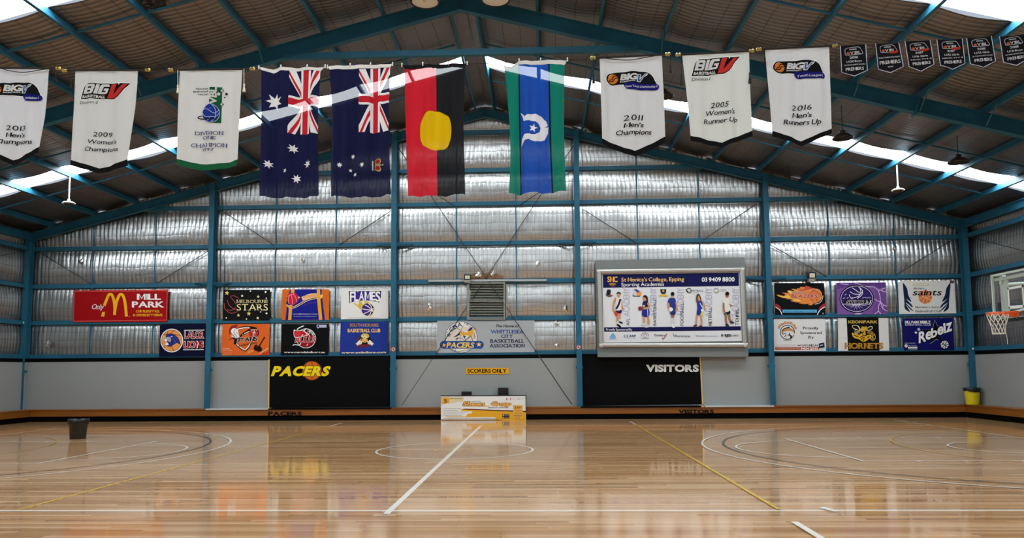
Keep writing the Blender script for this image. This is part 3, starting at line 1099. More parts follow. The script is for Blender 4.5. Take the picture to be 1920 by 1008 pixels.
# south morang
z = (634, 600, 14.4)
a = sign('club_sign', zr(*z, [(68, 55), (1352, 50), (1345, 905), (42, 925)]), '20368E', 'blue sign with gold capitals over a crouching lion', group=CS)
a.zoom(*z)
GO = 'E8B45A'
a.text('SOUTH MORANG', 318, 88, 1085, 172, 'B98A4E', .02, outline=('2A2440', .03)).text('BASKETBALL CLUB', 262, 232, 1135, 322, 'F4C878', .02, outline=('6A4A3A', .03))
a.poly([(445, 510), (560, 490), (500, 560), (520, 640), (480, 750), (570, 690), (590, 800), (660, 700), (690, 760), (730, 700), (780, 740), (830, 700), (870, 720), (840, 620), (930, 500), (700, 420)], '6E2236')
a.blob([(600, 400), (650, 355), (740, 345), (820, 365), (850, 430), (900, 520), (960, 640), (910, 680), (820, 640), (720, 650), (620, 640), (510, 680), (480, 630), (570, 520)], '15120E')
a.blob([(610, 420), (660, 365), (740, 355), (810, 375), (840, 440), (800, 480), (720, 500), (640, 470)], 'CBB070').blob([(650, 420), (720, 390), (780, 420), (760, 480), (700, 500)], 'F0D890')
a.poly([(665, 400), (705, 425), (680, 430)], '15120E').poly([(770, 400), (725, 425), (755, 430)], '15120E').poly([(690, 460), (730, 460), (710, 485)], '15120E')
a.blob([(590, 510), (660, 500), (770, 510), (800, 540), (740, 610), (650, 570)], 'E5B860').line([(640, 510), (610, 560)], 18, '15120E')
a.line([(700, 560), (760, 600)], 14, '15120E')
for dx, sg in ((0, 1), (1440, -1)):
    for k in range(4):
        x = 500 + k * 27
        y = 640 - k * 27
        a.blob([(dx + sg * (x - 20), y - 10), (dx + sg * (x + 10), y - 25), (dx + sg * (x + 50), y + 30), (dx + sg * (x + 20), y + 40)], 'EFE9DC')
    a.line([(dx + sg * 570, 650), (dx + sg * 630, 620), (dx + sg * 640, 560)], 24, 'EFE9DC', curve=True)
a.text('www.smbclions.com', 92, 848, 1290, 900, 'F2E2AC', .02, dy=-15)
a.build(a.o)
# association banner
z = (815, 596, 9.6)
a = sign('association_banner', zr(*z, [(45, 50), (1795, 42), (1798, 612), (40, 628)]), 'A7ABAE', 'long grey vinyl banner with a round dog and ball crest, below the louvred vent', 'banner', y=11.03)
a.zoom(*z)
NV = '1B2A6E'
a.disc(478, 345, 290, '25305A', 284).disc(478, 345, 282, 'E9E6DA', 276)
a.blob([(230, 380), (400, 180), (620, 170), (720, 300), (680, 400), (400, 420)], 'D8D0BE')
for p in ([(520, 130), (470, 240), (455, 420)], [(400, 170), (480, 250), (560, 390)], [(660, 150), (560, 260), (420, 300)], [(375, 420), (430, 360), (500, 370), (545, 420)]):
    a.line(p, 7, '25305A', curve=True)
for ch, x, y, an in (('W', 255, 300, -1.25), ('C', 300, 205, -.85), ('B', 368, 155, -.55), ('A', 450, 118, -.2)):
    c, s_ = math.cos(an), math.sin(an)
    F0 = a.F
    a.F = lambda u, v, F0=F0, x=x, y=y, c=c, s_=s_: F0(x + u * c - v * s_, y + u * s_ + v * c)
    a.text(ch, -36, -36, 36, 36, NV, .02, serif=True)
    a.F = F0
a.text('MILL', 0, 0, 1, 40, '4A3A86', .0, arc=lambda t: (478 + 240 * math.cos(-1.35 + .55 * t), 345 + 240 * math.sin(-1.35 + .55 * t), -1.35 + .55 * t + PI / 2))
a.text('PARK', 0, 0, 1, 40, NV, .0, arc=lambda t: (478 + 225 * math.cos(-.35 + .5 * t), 345 + 225 * math.sin(-.35 + .5 * t), -.35 + .5 * t + PI / 2))
a.poly([(330, 345), (400, 300), (460, 235), (455, 300), (390, 335)], NV).poly([(590, 230), (650, 170), (690, 160), (660, 230)], NV).poly([(690, 150), (765, 215), (730, 215)], NV)
a.blob([(455, 270), (520, 235), (620, 235), (690, 190), (700, 240), (660, 330), (620, 340), (590, 310), (500, 300), (460, 330)], 'E2A93C').poly([(695, 170), (768, 220), (705, 210)], 'C88A5A')
a.poly([(505, 315), (560, 320), (540, 370)], NV).poly([(370, 370), (420, 345), (430, 365), (385, 385)], '3C4A5E').line([(650, 320), (690, 410)], 14, '7A684A').line([(640, 330), (540, 410)], 14, '3C4A5E')
a.rect(535, 232, 590, 256, 'DCE0E6')
a.poly(ell(160, 480, 68, 68, 14, PI / 2, 1.5 * PI) + ell(815, 480, 68, 68, 14, -PI / 2, PI / 2), '1E4A98')
a.star(165, 484, 44, 'F0B43A').star(797, 474, 50, 'F0B43A')
a.text('PACERS', 215, 440, 700, 530, 'EBC66A', .03, .2, outline=('20242E', .03))
for p in ([(375, 550), (370, 600)], [(300, 560), (430, 600), (640, 560)]):
    a.line(p, 7, '25305A', curve=True)
a.text('The Home of', 1090, 118, 1510, 162, '1A1A26', .012, .35)
a.text('WHITTLESEA', 1010, 214, 1600, 274, '244E9A', .012, serif=True).text('CITY', 1195, 298, 1405, 352, '1B3270', .012, serif=True)
a.text('BASKETBALL', 1005, 382, 1610, 440, '141C4A', .012, serif=True).text('ASSOCIATION', 992, 466, 1615, 524, '141C4A', .012, serif=True)
a.build(a.o)
# blazers
z = (1448, 524, 14.4)
a = sign('club_sign', zr(*z, [(62, 88), (1395, 88), (1440, 640), (1430, 945), (85, 945)]), '0F0F11', 'black sign with an orange basketball trailing flames', group=CS)
a.zoom(*z)
a.poly(smooth_pts([(115, 420), (180, 405), (300, 440), (350, 400), (265, 350), (340, 355), (440, 350), (500, 330), (405, 295), (480, 290), (560, 305), (620, 290), (515, 250), (600, 250), (700, 265), (660, 230), (760, 240), (740, 205), (830, 195), (940, 215), (900, 165), (1000, 190), (1100, 235), (1250, 260), (1330, 360), (1335, 480), (1270, 590), (1120, 640), (1060, 690), (970, 680), (1000, 650), (850, 655), (710, 630), (780, 605), (650, 610), (490, 570), (560, 545), (480, 530), (360, 515), (450, 480), (300, 495), (200, 450)], 3), 'E48A45')
a.blob([(120, 422), (300, 452), (420, 410), (480, 470), (560, 520), (720, 540), (780, 590), (600, 560), (480, 500), (300, 490)], 'F6C85A').blob([(410, 297), (520, 330), (520, 370), (460, 350)], 'F5D67C').blob([(520, 255), (620, 290), (700, 290), (640, 310)], 'F5D67C')
a.blob([(900, 168), (1000, 195), (1120, 240), (1000, 260), (800, 300), (700, 280), (860, 250)], 'C84E3C')
a.disc(1160, 425, 172, 'E07A44')
for p in ([(1090, 290), (1200, 330), (1330, 470)], [(1040, 500), (1080, 580), (1120, 600)], [(1170, 500), (1230, 590)], [(1000, 350), (1080, 290), (1180, 255)]):
    a.line(p, 10, '6A2A18', curve=True)
a.line([(1000, 340), (1060, 270), (1160, 250), (1280, 290), (1335, 420), (1280, 560)], 9, 'F2D0B0', curve=True)
a.text('MILL PARK', 530, 325, 910, 372, 'B8A0A4', .01, .1, outline=('7A6A86', .02))
a.text('BLAZERS', 515, 398, 1215, 488, 'B03A3A', .03, .1, outline=('F3DCD2', .03))
a.line([(1145, 660), (1270, 630), (1340, 550), (1370, 430)], 16, 'D8D8D0', curve=True)
a.blob([(85, 655), (170, 680), (230, 760), (250, 830), (180, 770), (85, 710)], 'A8283A').blob([(1430, 640), (1340, 680), (1270, 760), (1250, 830), (1330, 770), (1432, 700)], 'A8283A')
a.line([(85, 738), (170, 790), (230, 860), (265, 945)], 22, W, curve=True).line([(1435, 728), (1340, 780), (1260, 860), (1218, 945)], 22, W, curve=True)
a.rect(280, 808, 1205, 890, '5CB0DC', 'lettering').text("SPORTS AND LIFESTYLE CLUB", 320, 842, 1150, 868, '1C4A86', .01)
a.disc(1370, 912, 20, '9A9A9A', n=10)
a.build(a.o)
# storm
z = (1564, 524, 14.4)
a = sign('club_sign', zr(*z, [(62, 82), (1395, 75), (1432, 935), (85, 945)]), '7A559C', 'purple sign with white lightning and a dark oval badge', group=CS)
a.zoom(*z)
a.poly([(64, 90), (1392, 82), (1405, 240), (900, 190), (300, 200), (70, 260)], '5E3B84').poly([(1090, 260), (1400, 300), (1430, 930), (1000, 930), (1120, 600)], '6E4A90')
LI = 'E6CFF0'
for p in ([(820, 180), (940, 190), (1090, 195), (1190, 290), (1240, 450), (1250, 600), (1200, 700), (1195, 850), (1090, 930)], [(1250, 600), (1330, 680), (1430, 720)], [(1085, 510), (1160, 570), (1250, 600)], [(1190, 290), (1270, 285), (1320, 235), (1405, 220)], [(1270, 285), (1330, 320), (1430, 335)], [(1255, 620), (1290, 740), (1330, 790), (1430, 850)], [(1195, 850), (1265, 920)], [(1330, 680), (1310, 760)], [(180, 105), (300, 130), (390, 125)], [(560, 110), (640, 105), (740, 150), (830, 180)]):
    a.line(p, 15, LI)
a.disc(612, 515, 468, '120C28', 382).disc(612, 515, 438, 'D8CCE8', 352).disc(612, 515, 424, '2B1E60', 338)
for p in ([(660, 200), (740, 260), (770, 340), (730, 430), (630, 510)], [(490, 220), (580, 280), (700, 360), (760, 340)], [(425, 320), (540, 385), (700, 400)], [(405, 400), (440, 480), (500, 520)], [(480, 490), (600, 470), (700, 420)], [(690, 220), (720, 300), (715, 380), (640, 470)]):
    a.line(p, 17, 'EDE6F2', curve=True)
for x, y in ((310, 400), (265, 500), (365, 492)):
    a.line([(x - 25, y + 14), (x + 25, y - 14)], 14, 'D8CCE8')
a.poly([(320, 540), (1030, 530), (960, 665), (230, 665)], '0D0A18')
a.text('SPRING', 760, 470, 990, 500, 'C8BEDA', .01, .3).text('STORM', 330, 560, 930, 650, '0D0A18', .03, .35, outline=('EDE6F2', .035))
a.line([(230, 660), (960, 660)], 12, 'EDE6F2')
for x, y in ((380, 745), (440, 775), (530, 815), (610, 825), (710, 805), (800, 780), (905, 712), (320, 705)):
    a.line([(600 + (x - 600) * .25, 670), ((600 + x) / 2 + 10, (670 + y) / 2), (x, y)], 18, 'E4DAEE', taper=True)
a.blob([(540, 930), (640, 900), (760, 920), (700, 940), (600, 942)], 'C9B6DE')
a.build(a.o)
# saints
z = (1682, 520, 13.62)
a = sign('club_sign', zr(*z, [(20, 118), (140, 80), (1455, 75), (1512, 912), (58, 932)]), 'DCDCDA', 'white sign with two navy wings around an orange ball', group=CS)
a.zoom(*z)
a.ring(610, 182, 210, 22, 'CFCFA4', 26)
for sg, d in ((1, 0), (-1, 1512)):
    X = lambda x: d + sg * x
    q = (lambda pts: [(d + sg * x, y) for x, y in pts])
    a.blob(q([(148, 140), (215, 210), (262, 300), (280, 420), (330, 540), (370, 620), (300, 590), (225, 540), (380, 700), (395, 760), (300, 690), (215, 640), (330, 760), (425, 865), (320, 800), (225, 690), (330, 870), (250, 840), (190, 770), (185, 600), (165, 400)]), '11254A', n=3)
    a.poly(q([(340, 480), (385, 555), (350, 520)]), '14161C').poly(q([(345, 710), (385, 770), (350, 745)]), '14161C')
a.rect(1352, 72, 1450, 148, '3A1416').disc(1400, 110, 22, '9A5A54')
a.ball(720, 498, 172, 'D87A3E', 'EBC09A', .07, .5, edge=False)
a.text('Northern', 415, 250, 690, 302, '2A2A2C', .008, .3)
a.text('saints', 400, 300, 1120, 452, '0E0E10', .016, .28)
a.text('Northern Saints', 465, 728, 1115, 780, '3A3F4A', .0).text('Basketball Club', 470, 826, 1125, 884, '3A3F4A', .0)
a.build(a.o)
# dolphins
z = (1448, 592, 14.4)
a = sign('club_sign', zr(*z, [(42, 90), (1425, 85), (1452, 945), (45, 950)]), 'DDDEDF', 'white sign with a leaping dolphin reading Proudly Sponsored By', group=CS)
a.zoom(*z)
a.line([(155, 340), (230, 240), (400, 175), (560, 220), (655, 345)], 70, 'B27A56', curve=True)
a.text('DOLPHINS', 0, 0, 1, 40, 'F0DCC8', .01, arc=lambda t: (405 + 255 * math.cos(PI + .35 + (PI - .7) * t), 420 + 235 * math.sin(PI + .35 + (PI - .7) * t), PI + .35 + (PI - .7) * t + PI / 2))
a.ring(410, 440, 195, 20, '15181E', 190, .4, 5.5)
a.ring(410, 440, 190, 22, '15181E', 190, -1.0, .2)
a.blob([(250, 420), (300, 350), (440, 290), (480, 320), (570, 380), (605, 480), (560, 430), (460, 400), (340, 420), (270, 460)], 'C28A58').blob([(245, 420), (300, 345), (450, 288), (460, 320), (340, 350), (270, 410)], '1E1A18')
a.line([(250, 440), (290, 490), (350, 470), (370, 510), (330, 560)], 18, '15181E', curve=True)
a.blob([(375, 560), (440, 500), (460, 440), (480, 500), (530, 540), (520, 600), (450, 630), (490, 570), (440, 525)], '15181E')
a.text('MORANG', 305, 640, 525, 672, '5A3A3A', .01)
a.text('Proudly', 830, 292, 1250, 358, '1C2230', .015, serif=True).text('Sponsored', 755, 420, 1330, 484, '1C2230', .015, serif=True).text('By', 980, 540, 1120, 604, '1C2230', .015, serif=True)
a.text('SOUTH MORANG', 95, 768, 645, 808, 'C29A90', -.01).text('HYUNDAI', 800, 768, 1225, 818, '1A1A1E', .015)
a.line([(690, 806), (720, 780)], 22, '1A1A1E').line([(735, 806), (765, 780)], 22, '1A1A1E')
a.rect(78, 838, 1260, 915, 'A8503E').text('25 MCDONALDS ROAD, MILL PARK', 100, 855, 745, 880, 'F0DCD2', .0).text('9404 0043', 770, 852, 1225, 908, 'F6EEEA', .02)
a.poly([(1255, 745), (1400, 715), (1415, 850), (1260, 870)], '1C2644').poly([(1290, 785), (1370, 770), (1370, 795), (1290, 812)], 'C8CCD8')
a.poly([(1265, 870), (1415, 860), (1420, 930), (1268, 935)], 'B8D4DC')
a.build(a.o)
# hornets
z = (1566, 590, 14.0)
a = sign('club_sign', zr(*z, [(75, 88), (1390, 85), (1418, 940), (80, 948)]), 'DADAD8', 'white and black sign with a yellow hornet', group=CS)
a.zoom(*z)
a.poly([(298, 75), (1135, 70), (1165, 938), (338, 942)], '0A0A0A', 'black_panel')
a.line([(60, 620), (330, 600)], 6, 'B8B8B8', 'black_panel')
HY = 'D9A82E'
a.text('KEON PARK', 345, 150, 1100, 218, 'C9A952', .03, outline=('6A5520', .02))
a.blob([(440, 290), (500, 265), (600, 280), (640, 330), (670, 410), (600, 400), (490, 370)], 'E8E0C0').blob([(455, 300), (510, 280), (590, 300), (640, 400), (560, 370), (490, 350)], '17130A')
a.blob([(840, 340), (930, 295), (985, 320), (960, 380), (850, 415)], 'E8E0C0').blob([(852, 350), (930, 312), (968, 330), (945, 370), (860, 400)], '17130A')
a.blob([(440, 470), (520, 490), (640, 520), (690, 480), (760, 560), (880, 520), (950, 530), (930, 600), (860, 650), (800, 690), (710, 700), (630, 640), (520, 610), (460, 560)], HY)
for p in ([(480, 520), (560, 560), (610, 560)], [(640, 600), (680, 570), (740, 550)], [(680, 660), (710, 610), (770, 590)], [(730, 690), (750, 640), (790, 630)], [(840, 610), (900, 560)]):
    a.line(p, 22, '17130A', curve=True)
a.blob([(680, 340), (740, 310), (840, 330), (840, 400), (790, 440), (800, 520), (740, 530), (710, 450), (660, 420)], HY).poly([(760, 400), (830, 400), (800, 420)], '17130A').poly([(700, 450), (760, 430), (750, 470)], '17130A')
a.line([(690, 300), (740, 320)], 10, HY).line([(820, 290), (790, 325)], 10, HY)
a.ring(575, 440, 62, 12, 'D8CBA0', 50).line([(530, 470), (600, 410)], 14, 'D8CBA0').line([(560, 480), (620, 430)], 14, 'D8CBA0')
a.blob([(850, 440), (930, 410), (1000, 460), (960, 500), (850, 490)], '8E6A22')
a.ring(985, 580, 70, 12, 'D8B868', 88).line([(930, 540), (1040, 650)], 12, 'D8B868').line([(1040, 500), (930, 650)], 12, 'D8B868').line([(985, 490), (985, 670)], 12, 'D8B868')
a.text('HORNETS', 262, 742, 1250, 882, 'B9862E', .02, serif=True, outline=('6E4E14', .03))
a.build(a.o)
# rebelz
z = (1688, 590, 14.0)
a = sign('club_sign', zr(*z, [(62, 92), (1385, 75), (1420, 920), (98, 928)]), '10105C', 'dark blue sign with slanting white letters across a black star', group=CS)
a.zoom(*z)
a.text('MILL PARK REBELZ', 125, 158, 790, 222, W, .035).text('BASKETBALL CLUB', 130, 240, 800, 280, 'D5D6EA', .01)
a.poly([(905, 130), (1000, 340), (1180, 400), (1030, 560), (1110, 690), (950, 630), (780, 755), (800, 560), (540, 380), (850, 380)], '05050C')
a.line([(855, 330), (905, 130), (985, 300)], 9, 'B8BAD0').line([(785, 755), (950, 635), (1000, 665)], 9, 'B8BAD0').line([(570, 382), (790, 382)], 7, '5A5CA0')
a.star(410, 462, 44, W).star(485, 378, 52, 'D5D6EA', rot=.2)
a.line([(500, 410), (550, 440)], 8, 'B8BAD0')
for ch, x0, x1, yb, h, an in (('R', 495, 660, 735, 270, -.2), ('e', 675, 815, 655, 285, -.1), ('b', 820, 960, 600, 235, -.1), ('e', 985, 1125, 530, 285, -.1), ('z', 1215, 1345, 450, 320, -.1)):
    hh = h
    a.text(ch, x0, yb - hh, x1, yb, W, .03, .0, dy=-.32 * (x1 - x0), outline=('05050C', .02))
a.poly([(1128, 222), (1178, 212), (1200, 470), (1148, 482)], W, 'lettering')
a.ball(1165, 780, 115, 'E4E6EA', '0A0A20', .16, .6)
a.text('PROUDLY SPONSORED BY', 115, 733, 405, 752, 'C9CAE0', .01).disc(152, 812, 42, W).line([(125, 830), (180, 795)], 9, '10105C')
a.text('Northpark', 210, 785, 435, 812, 'AEB0D8', .0).poly(ell(225, 860, 24, 24, 8, PI / 2, 1.5 * PI) + ell(425, 860, 24, 24, 8, -PI / 2, PI / 2), W, 'lettering').text('Private', 245, 848, 410, 870, '10105C').text('03 9468 0100', 205, 900, 445, 918, 'C9CAE0', .0)
a.build(a.o)

# scorers sign and painted team panels
a = sign('scorers_sign', [(874, 689.3), (953.7, 689.3), (953.7, 700.6), (874, 700.6)], 'E3A61E', 'small yellow sign with black capitals reading SCORERS ONLY', y=10.98, th=.01)
a.zoom(0, 0, 1)
a.text('SCORERS ONLY', 876.8, 691.4, 949.5, 698.2, '120C08', .03)
a.build(a.o)
a = sign('team_panel', [(505.5, 672.5), (733.5, 668.5), (733.5, 762), (504.5, 764)], '040405', 'black wall panel with slanted yellow capitals over an orange basketball', 'wall panel', y=10.98, th=.01)
a.poly([(503.3, 673.5), (505.6, 673.5), (504.7, 764), (502.4, 764)], 'D9B66A', 'edge_strip')
a.zoom(400, 520, 3.6)
a.ball(665, 628, 64, 'D26B28', '6A2C12', .06)
a.text('PACERS', 395, 602, 770, 660, 'F2D51E', .05, .35, sp=.2, outline=('3A300A', .025))
a.build(a.o)
a = sign('team_panel', [(1091.5, 668.8), (1312, 669.5), (1317, 757), (1091.5, 760.5)], '040405', 'black wall panel reading VISITORS in white capitals', 'wall panel', y=10.98, th=.01)
a.poly([(1311.6, 669.5), (1314, 669.5), (1318.6, 757), (1316.2, 757)], 'D9B66A', 'edge_strip')
a.zoom(1070, 650, 4.8)
a.text('VISITORS', 686, 164, 1148, 220, 'E8E8E6', .05, sp=.17)
a.build(a.o)
for i, (px, py, w_) in enumerate(((737.6, 654.5, 'third'), (1085, 650.5, 'fourth'))):
    a = sign('warning_sticker', ell(px, py, 4.4, 4.4, 16), 'D8C8C4', 'round red and white no entry sticker on the %s wall column from the left' % w_, 'sticker', y=10.757, th=.002)
    a.zoom(0, 0, 1)
    a.ring(px, py, 3.8, 1.1, 'B83A34').line([(px - 2.6, py - 2.6), (px + 2.6, py + 2.6)], 1.0, 'B83A34').disc(px, py, 1.5, '3A3434')
    a.build(a.o)

# college billboard
t = thing('billboard', at(1259, 585, 10.7), 'large framed board showing five young players, above the visitors panel', 'billboard')
z = (1100, 470, 4.8)
mb = MB()
slab(mb, zr(*z, [(78, 85), (1422, 58), (1456, 952), (100, 955)]), 10.72, .25, speck_mat('grey_backing_paint', '727776', .6, .04))
mb.build('backing_panel', t)
mb = MB()
C4 = zr(*z, [(112, 186), (1398, 168), (1425, 846), (132, 848)])
f = [at(*p, 10.66) for p in C4]
for i in range(4):
    p, q = f[i], f[(i + 1) % 4]
    d = (q - p).normalized()
    n_ = d.cross(Vector((0, 1, 0)))
    pr = [(.085 * math.cos(k * PI / 8), .06 * math.sin(k * PI / 8)) for k in range(9)]
    mb.extrude(pr, p - d * .08, q + d * .08, n_, (0, -1, 0), ALU)
mb.build('frame', t)
for i in range(4):
    mb = MB()
    mb.sphere(f[i] + Vector((0, -.01, 0)), .1, mat('cast_corner', 'D8D6CE', .3, .5), 10, (1, .6, 1))
    mb.build('corner_cap', t)
mb = MB()
slab(mb, zr(*z, [(140, 205), (1375, 190), (1398, 812), (152, 825)]), 10.70, .02, pmat('DDDEE2'))
o = mb.build('poster', t)
a = plane_art(10.698)
a.zoom(*z)
NV = '14164A'
a.poly([(145, 212), (1368, 197), (1370, 316), (148, 332)], NV, 'banner_band').poly([(157, 688), (1388, 678), (1390, 715), (158, 728)], NV, 'banner_band')
a.text('SMC', 188, 232, 276, 280, 'E9B23A', .02).disc(233, 300, 34, 'C8942C', 9).line([(200, 300), (266, 300)], 5, NV).text('COLLEGE', 210, 312, 256, 320, 'B88A30')
a.text("St Monica's College, Epping", 312, 242, 876, 276, 'F0C46A', .004, dy=-5).text('Sporting Academies', 312, 288, 695, 320, W, .004, dy=-6).text('03 9409 8800', 1037, 240, 1330, 276, W, .02, dy=-2)
a.text('Proudly Sponsored By', 175, 698, 410, 716, W, .004)
for x0, x1, w_, ytop in ((358, 385, 'AFL', 605), (600, 626, 'BASKETBALL', 432), (843, 872, 'FOOTBALL', 470), (1097, 1126, 'NETBALL', 508), (1340, 1368, 'TENNIS', 525)):
    a.text('ACADEMY', x0 - 28, 335, x1 + 2, 590, 'B4B3C6', .01, vert=True).text(w_, x0, ytop, x1, 672, '1E1E2A', .0, vert=True)
# sponsor line
a.blob([(236, 740), (262, 775), (255, 790), (215, 790), (208, 775)], '7AA0D4').line([(195, 798), (282, 798)], 4, 'B8C4D8').text('ARP', 382, 755, 443, 776, '1C5A78', .02).rect(335, 755, 372, 778, '8A8E94').disc(353, 766, 9, 'DDDEE2').line([(345, 787), (440, 787)], 3, 'A8ACB2')
a.ring(525, 768, 34, 4, '50545A', 32, PI, 2 * PI).line([(489, 786), (561, 786)], 4, '50545A').ring(525, 765, 15, 3, '50545A')
a.text('Danihers', 612, 748, 705, 768, '2A2E34', .004).line([(680, 782), (692, 792), (722, 745)], 7, 'A03036', curve=True).text('Furniture', 800, 755, 930, 776, '3A3E46', .004).line([(778, 745), (790, 775), (800, 760)], 4, '3A3E46')
a.text('Harcourts', 982, 758, 1076, 770, '4A4E58', .004).line([(1090, 765), (1180, 765)], 6, 'B8C8DA').text('MJS', 1212, 750, 1295, 770, '16161A', .03).text('BUSINESS', 1298, 756, 1366, 768, '3A3A40', .004)
# small crests
a.blob([(185, 350), (215, 352), (215, 380), (200, 402), (178, 395)], '1C2220').disc(216, 402, 13, 'C03A30', 9).line([(168, 390), (200, 412), (240, 395)], 6, '50545A', curve=True)
a.disc(473, 385, 22, 'E8963C', 20).line([(430, 345), (465, 375)], 9, '2C3A8A').line([(445, 345), (478, 368)], 7, '2C3A8A').line([(412, 350), (455, 382)], 5, 'B8BCD0').line([(412, 405), (480, 408)], 6, '3A3A3A').disc(422, 388, 8, 'D8C27A')
a.poly([(662, 345), (718, 345), (712, 380), (690, 392), (668, 380)], '1E2430').poly([(645, 400), (690, 388), (735, 400), (725, 415), (690, 405), (655, 415)], 'D8B24A').disc(690, 360, 10, 'D8B24A')
for cx in (920, 1165):
    a.ring(cx, 356, 20, 6, '2A3A3A' if cx < 1000 else '8A9AB0').ring(cx + 4, 360, 20, 4, 'B8B84A', None, -.6, 1.6)
a.line([(890, 345), (915, 372)], 7, '1C2220').text('NETBALL', 948, 350, 1052, 366, '50545A', .0).line([(960, 376), (1010, 376)], 3, '9A9EA4').text('TENNIS', 1198, 346, 1256, 356, '7A8A6A').line([(1198, 364), (1250, 364)], 3, 'A8ACB2')
# printed players
SK, SK2 = 'C8926E', 'A06A48'
p_ = 'player_print#1'


def limb(pts, w, c):
    a.line(pts, w, c, p_, curve=len(pts) > 2)


def sc(pts, ox=1130, oy=530, k=9.16):
    return [((ox + x / k - 1100) * 4.8, (oy + y / k - 470) * 4.8) for x, y in pts]


def B(pts, c, k=0):
    a.blob(sc(pts) if not k else sc(pts, 1250, 530, 9.167), c, p_, 4)


def Lm(pts, w, c, k=0):
    a.line(sc(pts) if not k else sc(pts, 1250, 530, 9.167), w * .524, c, p_, curve=len(pts) > 2)


# AFL player
Lm([(265, 520), (250, 600), (252, 680)], 34, SK); Lm([(295, 510), (292, 570), (290, 640)], 34, SK)
Lm([(258, 660), (262, 710)], 26, 'E8E8E8'); Lm([(290, 625), (298, 660)], 26, 'E8E8E8'); B([(240, 710), (275, 710), (320, 755), (285, 760), (245, 730)], '18181C'); B([(278, 660), (310, 665), (355, 690), (320, 695), (280, 680)], '18181C')
B([(225, 465), (320, 465), (322, 515), (270, 525), (235, 500)], '22264E')
Lm([(215, 275), (185, 370), (185, 470), (205, 500)], 32, SK); Lm([(315, 290), (330, 380), (352, 470)], 26, SK)
B([(215, 265), (265, 245), (315, 270), (320, 370), (310, 460), (225, 465), (235, 350)], 'E6E2DA'); Lm([(305, 275), (275, 370), (230, 450)], 34, '1C2048'); B([(205, 265), (235, 255), (225, 330)], SK)
Lm([(272, 200), (272, 255)], 30, SK); B([(245, 180), (275, 165), (305, 185), (300, 225), (272, 245), (248, 220)], SK); B([(238, 195), (245, 165), (280, 155), (310, 175), (308, 200), (280, 182), (250, 188)], '241A16')
B([(195, 505), (225, 490), (255, 520), (250, 570), (215, 560)], 'D0402E')
p_ = 'player_print#2'
Lm([(705, 570), (708, 640), (712, 690)], 36, SK); Lm([(770, 570), (785, 640), (788, 720)], 36, SK)
B([(660, 715), (710, 690), (740, 705), (735, 730)], 'C8D0DA'); B([(725, 755), (775, 715), (805, 730), (800, 755), (745, 770)], 'C8D0DA')
B([(690, 440), (790, 440), (795, 570), (680, 570)], '262E86'); Lm([(772, 450), (776, 570)], 10, 'E8E8EE'); B([(690, 330), (745, 305), (780, 330), (785, 440), (690, 435)], '20264A'); B([(692, 380), (725, 385), (720, 410), (692, 410)], 'D8C08A')
Lm([(775, 340), (795, 420), (700, 440)], 34, SK); B([(685, 260), (705, 225), (745, 230), (755, 290), (715, 310)], SK); B([(690, 235), (720, 210), (765, 230), (780, 310), (765, 320), (745, 270), (715, 245)], '2A1C18')
a.disc(*sc([(645, 440)])[0], 19, '8E2A22', part=p_)
p_ = 'player_print#3'
Lm([(90, 560), (98, 620), (98, 700)], 34, SK2, 1); Lm([(95, 600), (98, 700)], 30, 'DADCE4', 1); Lm([(125, 560), (95, 600)], 34, SK2, 1); B([(75, 700), (110, 710), (140, 760), (115, 772), (75, 740)], 'E4E6EA', 1)
B([(65, 470), (145, 470), (145, 545), (70, 550)], '26346E', 1); B([(35, 275), (85, 255), (140, 265), (160, 330), (145, 480), (65, 490), (50, 360), (15, 335)], '2A3A8A', 1)
Lm([(22, 340), (30, 430), (60, 480)], 30, SK, 1); Lm([(160, 330), (175, 420), (172, 490)], 24, SK, 1); a.disc(*sc([(72, 455)], 1250, 530, 9.167)[0], 19, 'ECECEC', part=p_)
B([(75, 215), (100, 200), (122, 220), (105, 260), (85, 255)], SK, 1); B([(68, 190), (90, 155), (130, 170), (128, 215), (100, 222), (75, 215)], '1C1412', 1)
p_ = 'player_print#4'
Lm([(520, 560), (512, 640), (512, 700)], 32, SK, 1); Lm([(585, 560), (600, 640), (600, 720)], 32, SK, 1); B([(450, 745), (500, 710), (522, 720), (515, 745)], '6A2A30', 1); B([(545, 755), (590, 722), (612, 735), (610, 755)], '6A2A30', 1)
B([(525, 330), (565, 310), (605, 320), (615, 420), (625, 540), (570, 555), (515, 545), (528, 430)], '28338E', 1); B([(585, 520), (620, 490), (630, 555), (585, 560)], 'D8CC5A', 1); Lm([(570, 340), (600, 400), (625, 430)], 14, 'D6E0EE', 1); a.disc(*sc([(615, 470)], 1250, 530, 9.167)[0], 14, 'E6E6E8', part=p_)
Lm([(610, 310), (645, 380), (655, 470)], 24, SK, 1); B([(525, 240), (555, 225), (580, 250), (570, 300), (540, 300)], SK, 1); B([(510, 330), (508, 230), (530, 192), (565, 200), (590, 260), (600, 310), (580, 290), (555, 225), (535, 240), (530, 320)], '4A3426', 1)
p_ = 'player_print#5'
Lm([(1020, 550), (1018, 640), (1028, 690)], 34, SK2, 1); Lm([(1075, 545), (1085, 620), (1098, 665)], 32, SK2, 1); B([(1010, 705), (1045, 695), (1080, 750), (1050, 762), (1015, 735)], '30323C', 1); B([(1080, 675), (1120, 655), (1165, 685), (1120, 700)], '30323C', 1)
B([(1000, 480), (1085, 475), (1090, 530), (1030, 550), (990, 545)], '1E2236', 1); B([(970, 270), (1020, 240), (1065, 260), (1078, 350), (1085, 475), (1000, 490), (1000, 350), (965, 345)], 'E2DED6', 1)
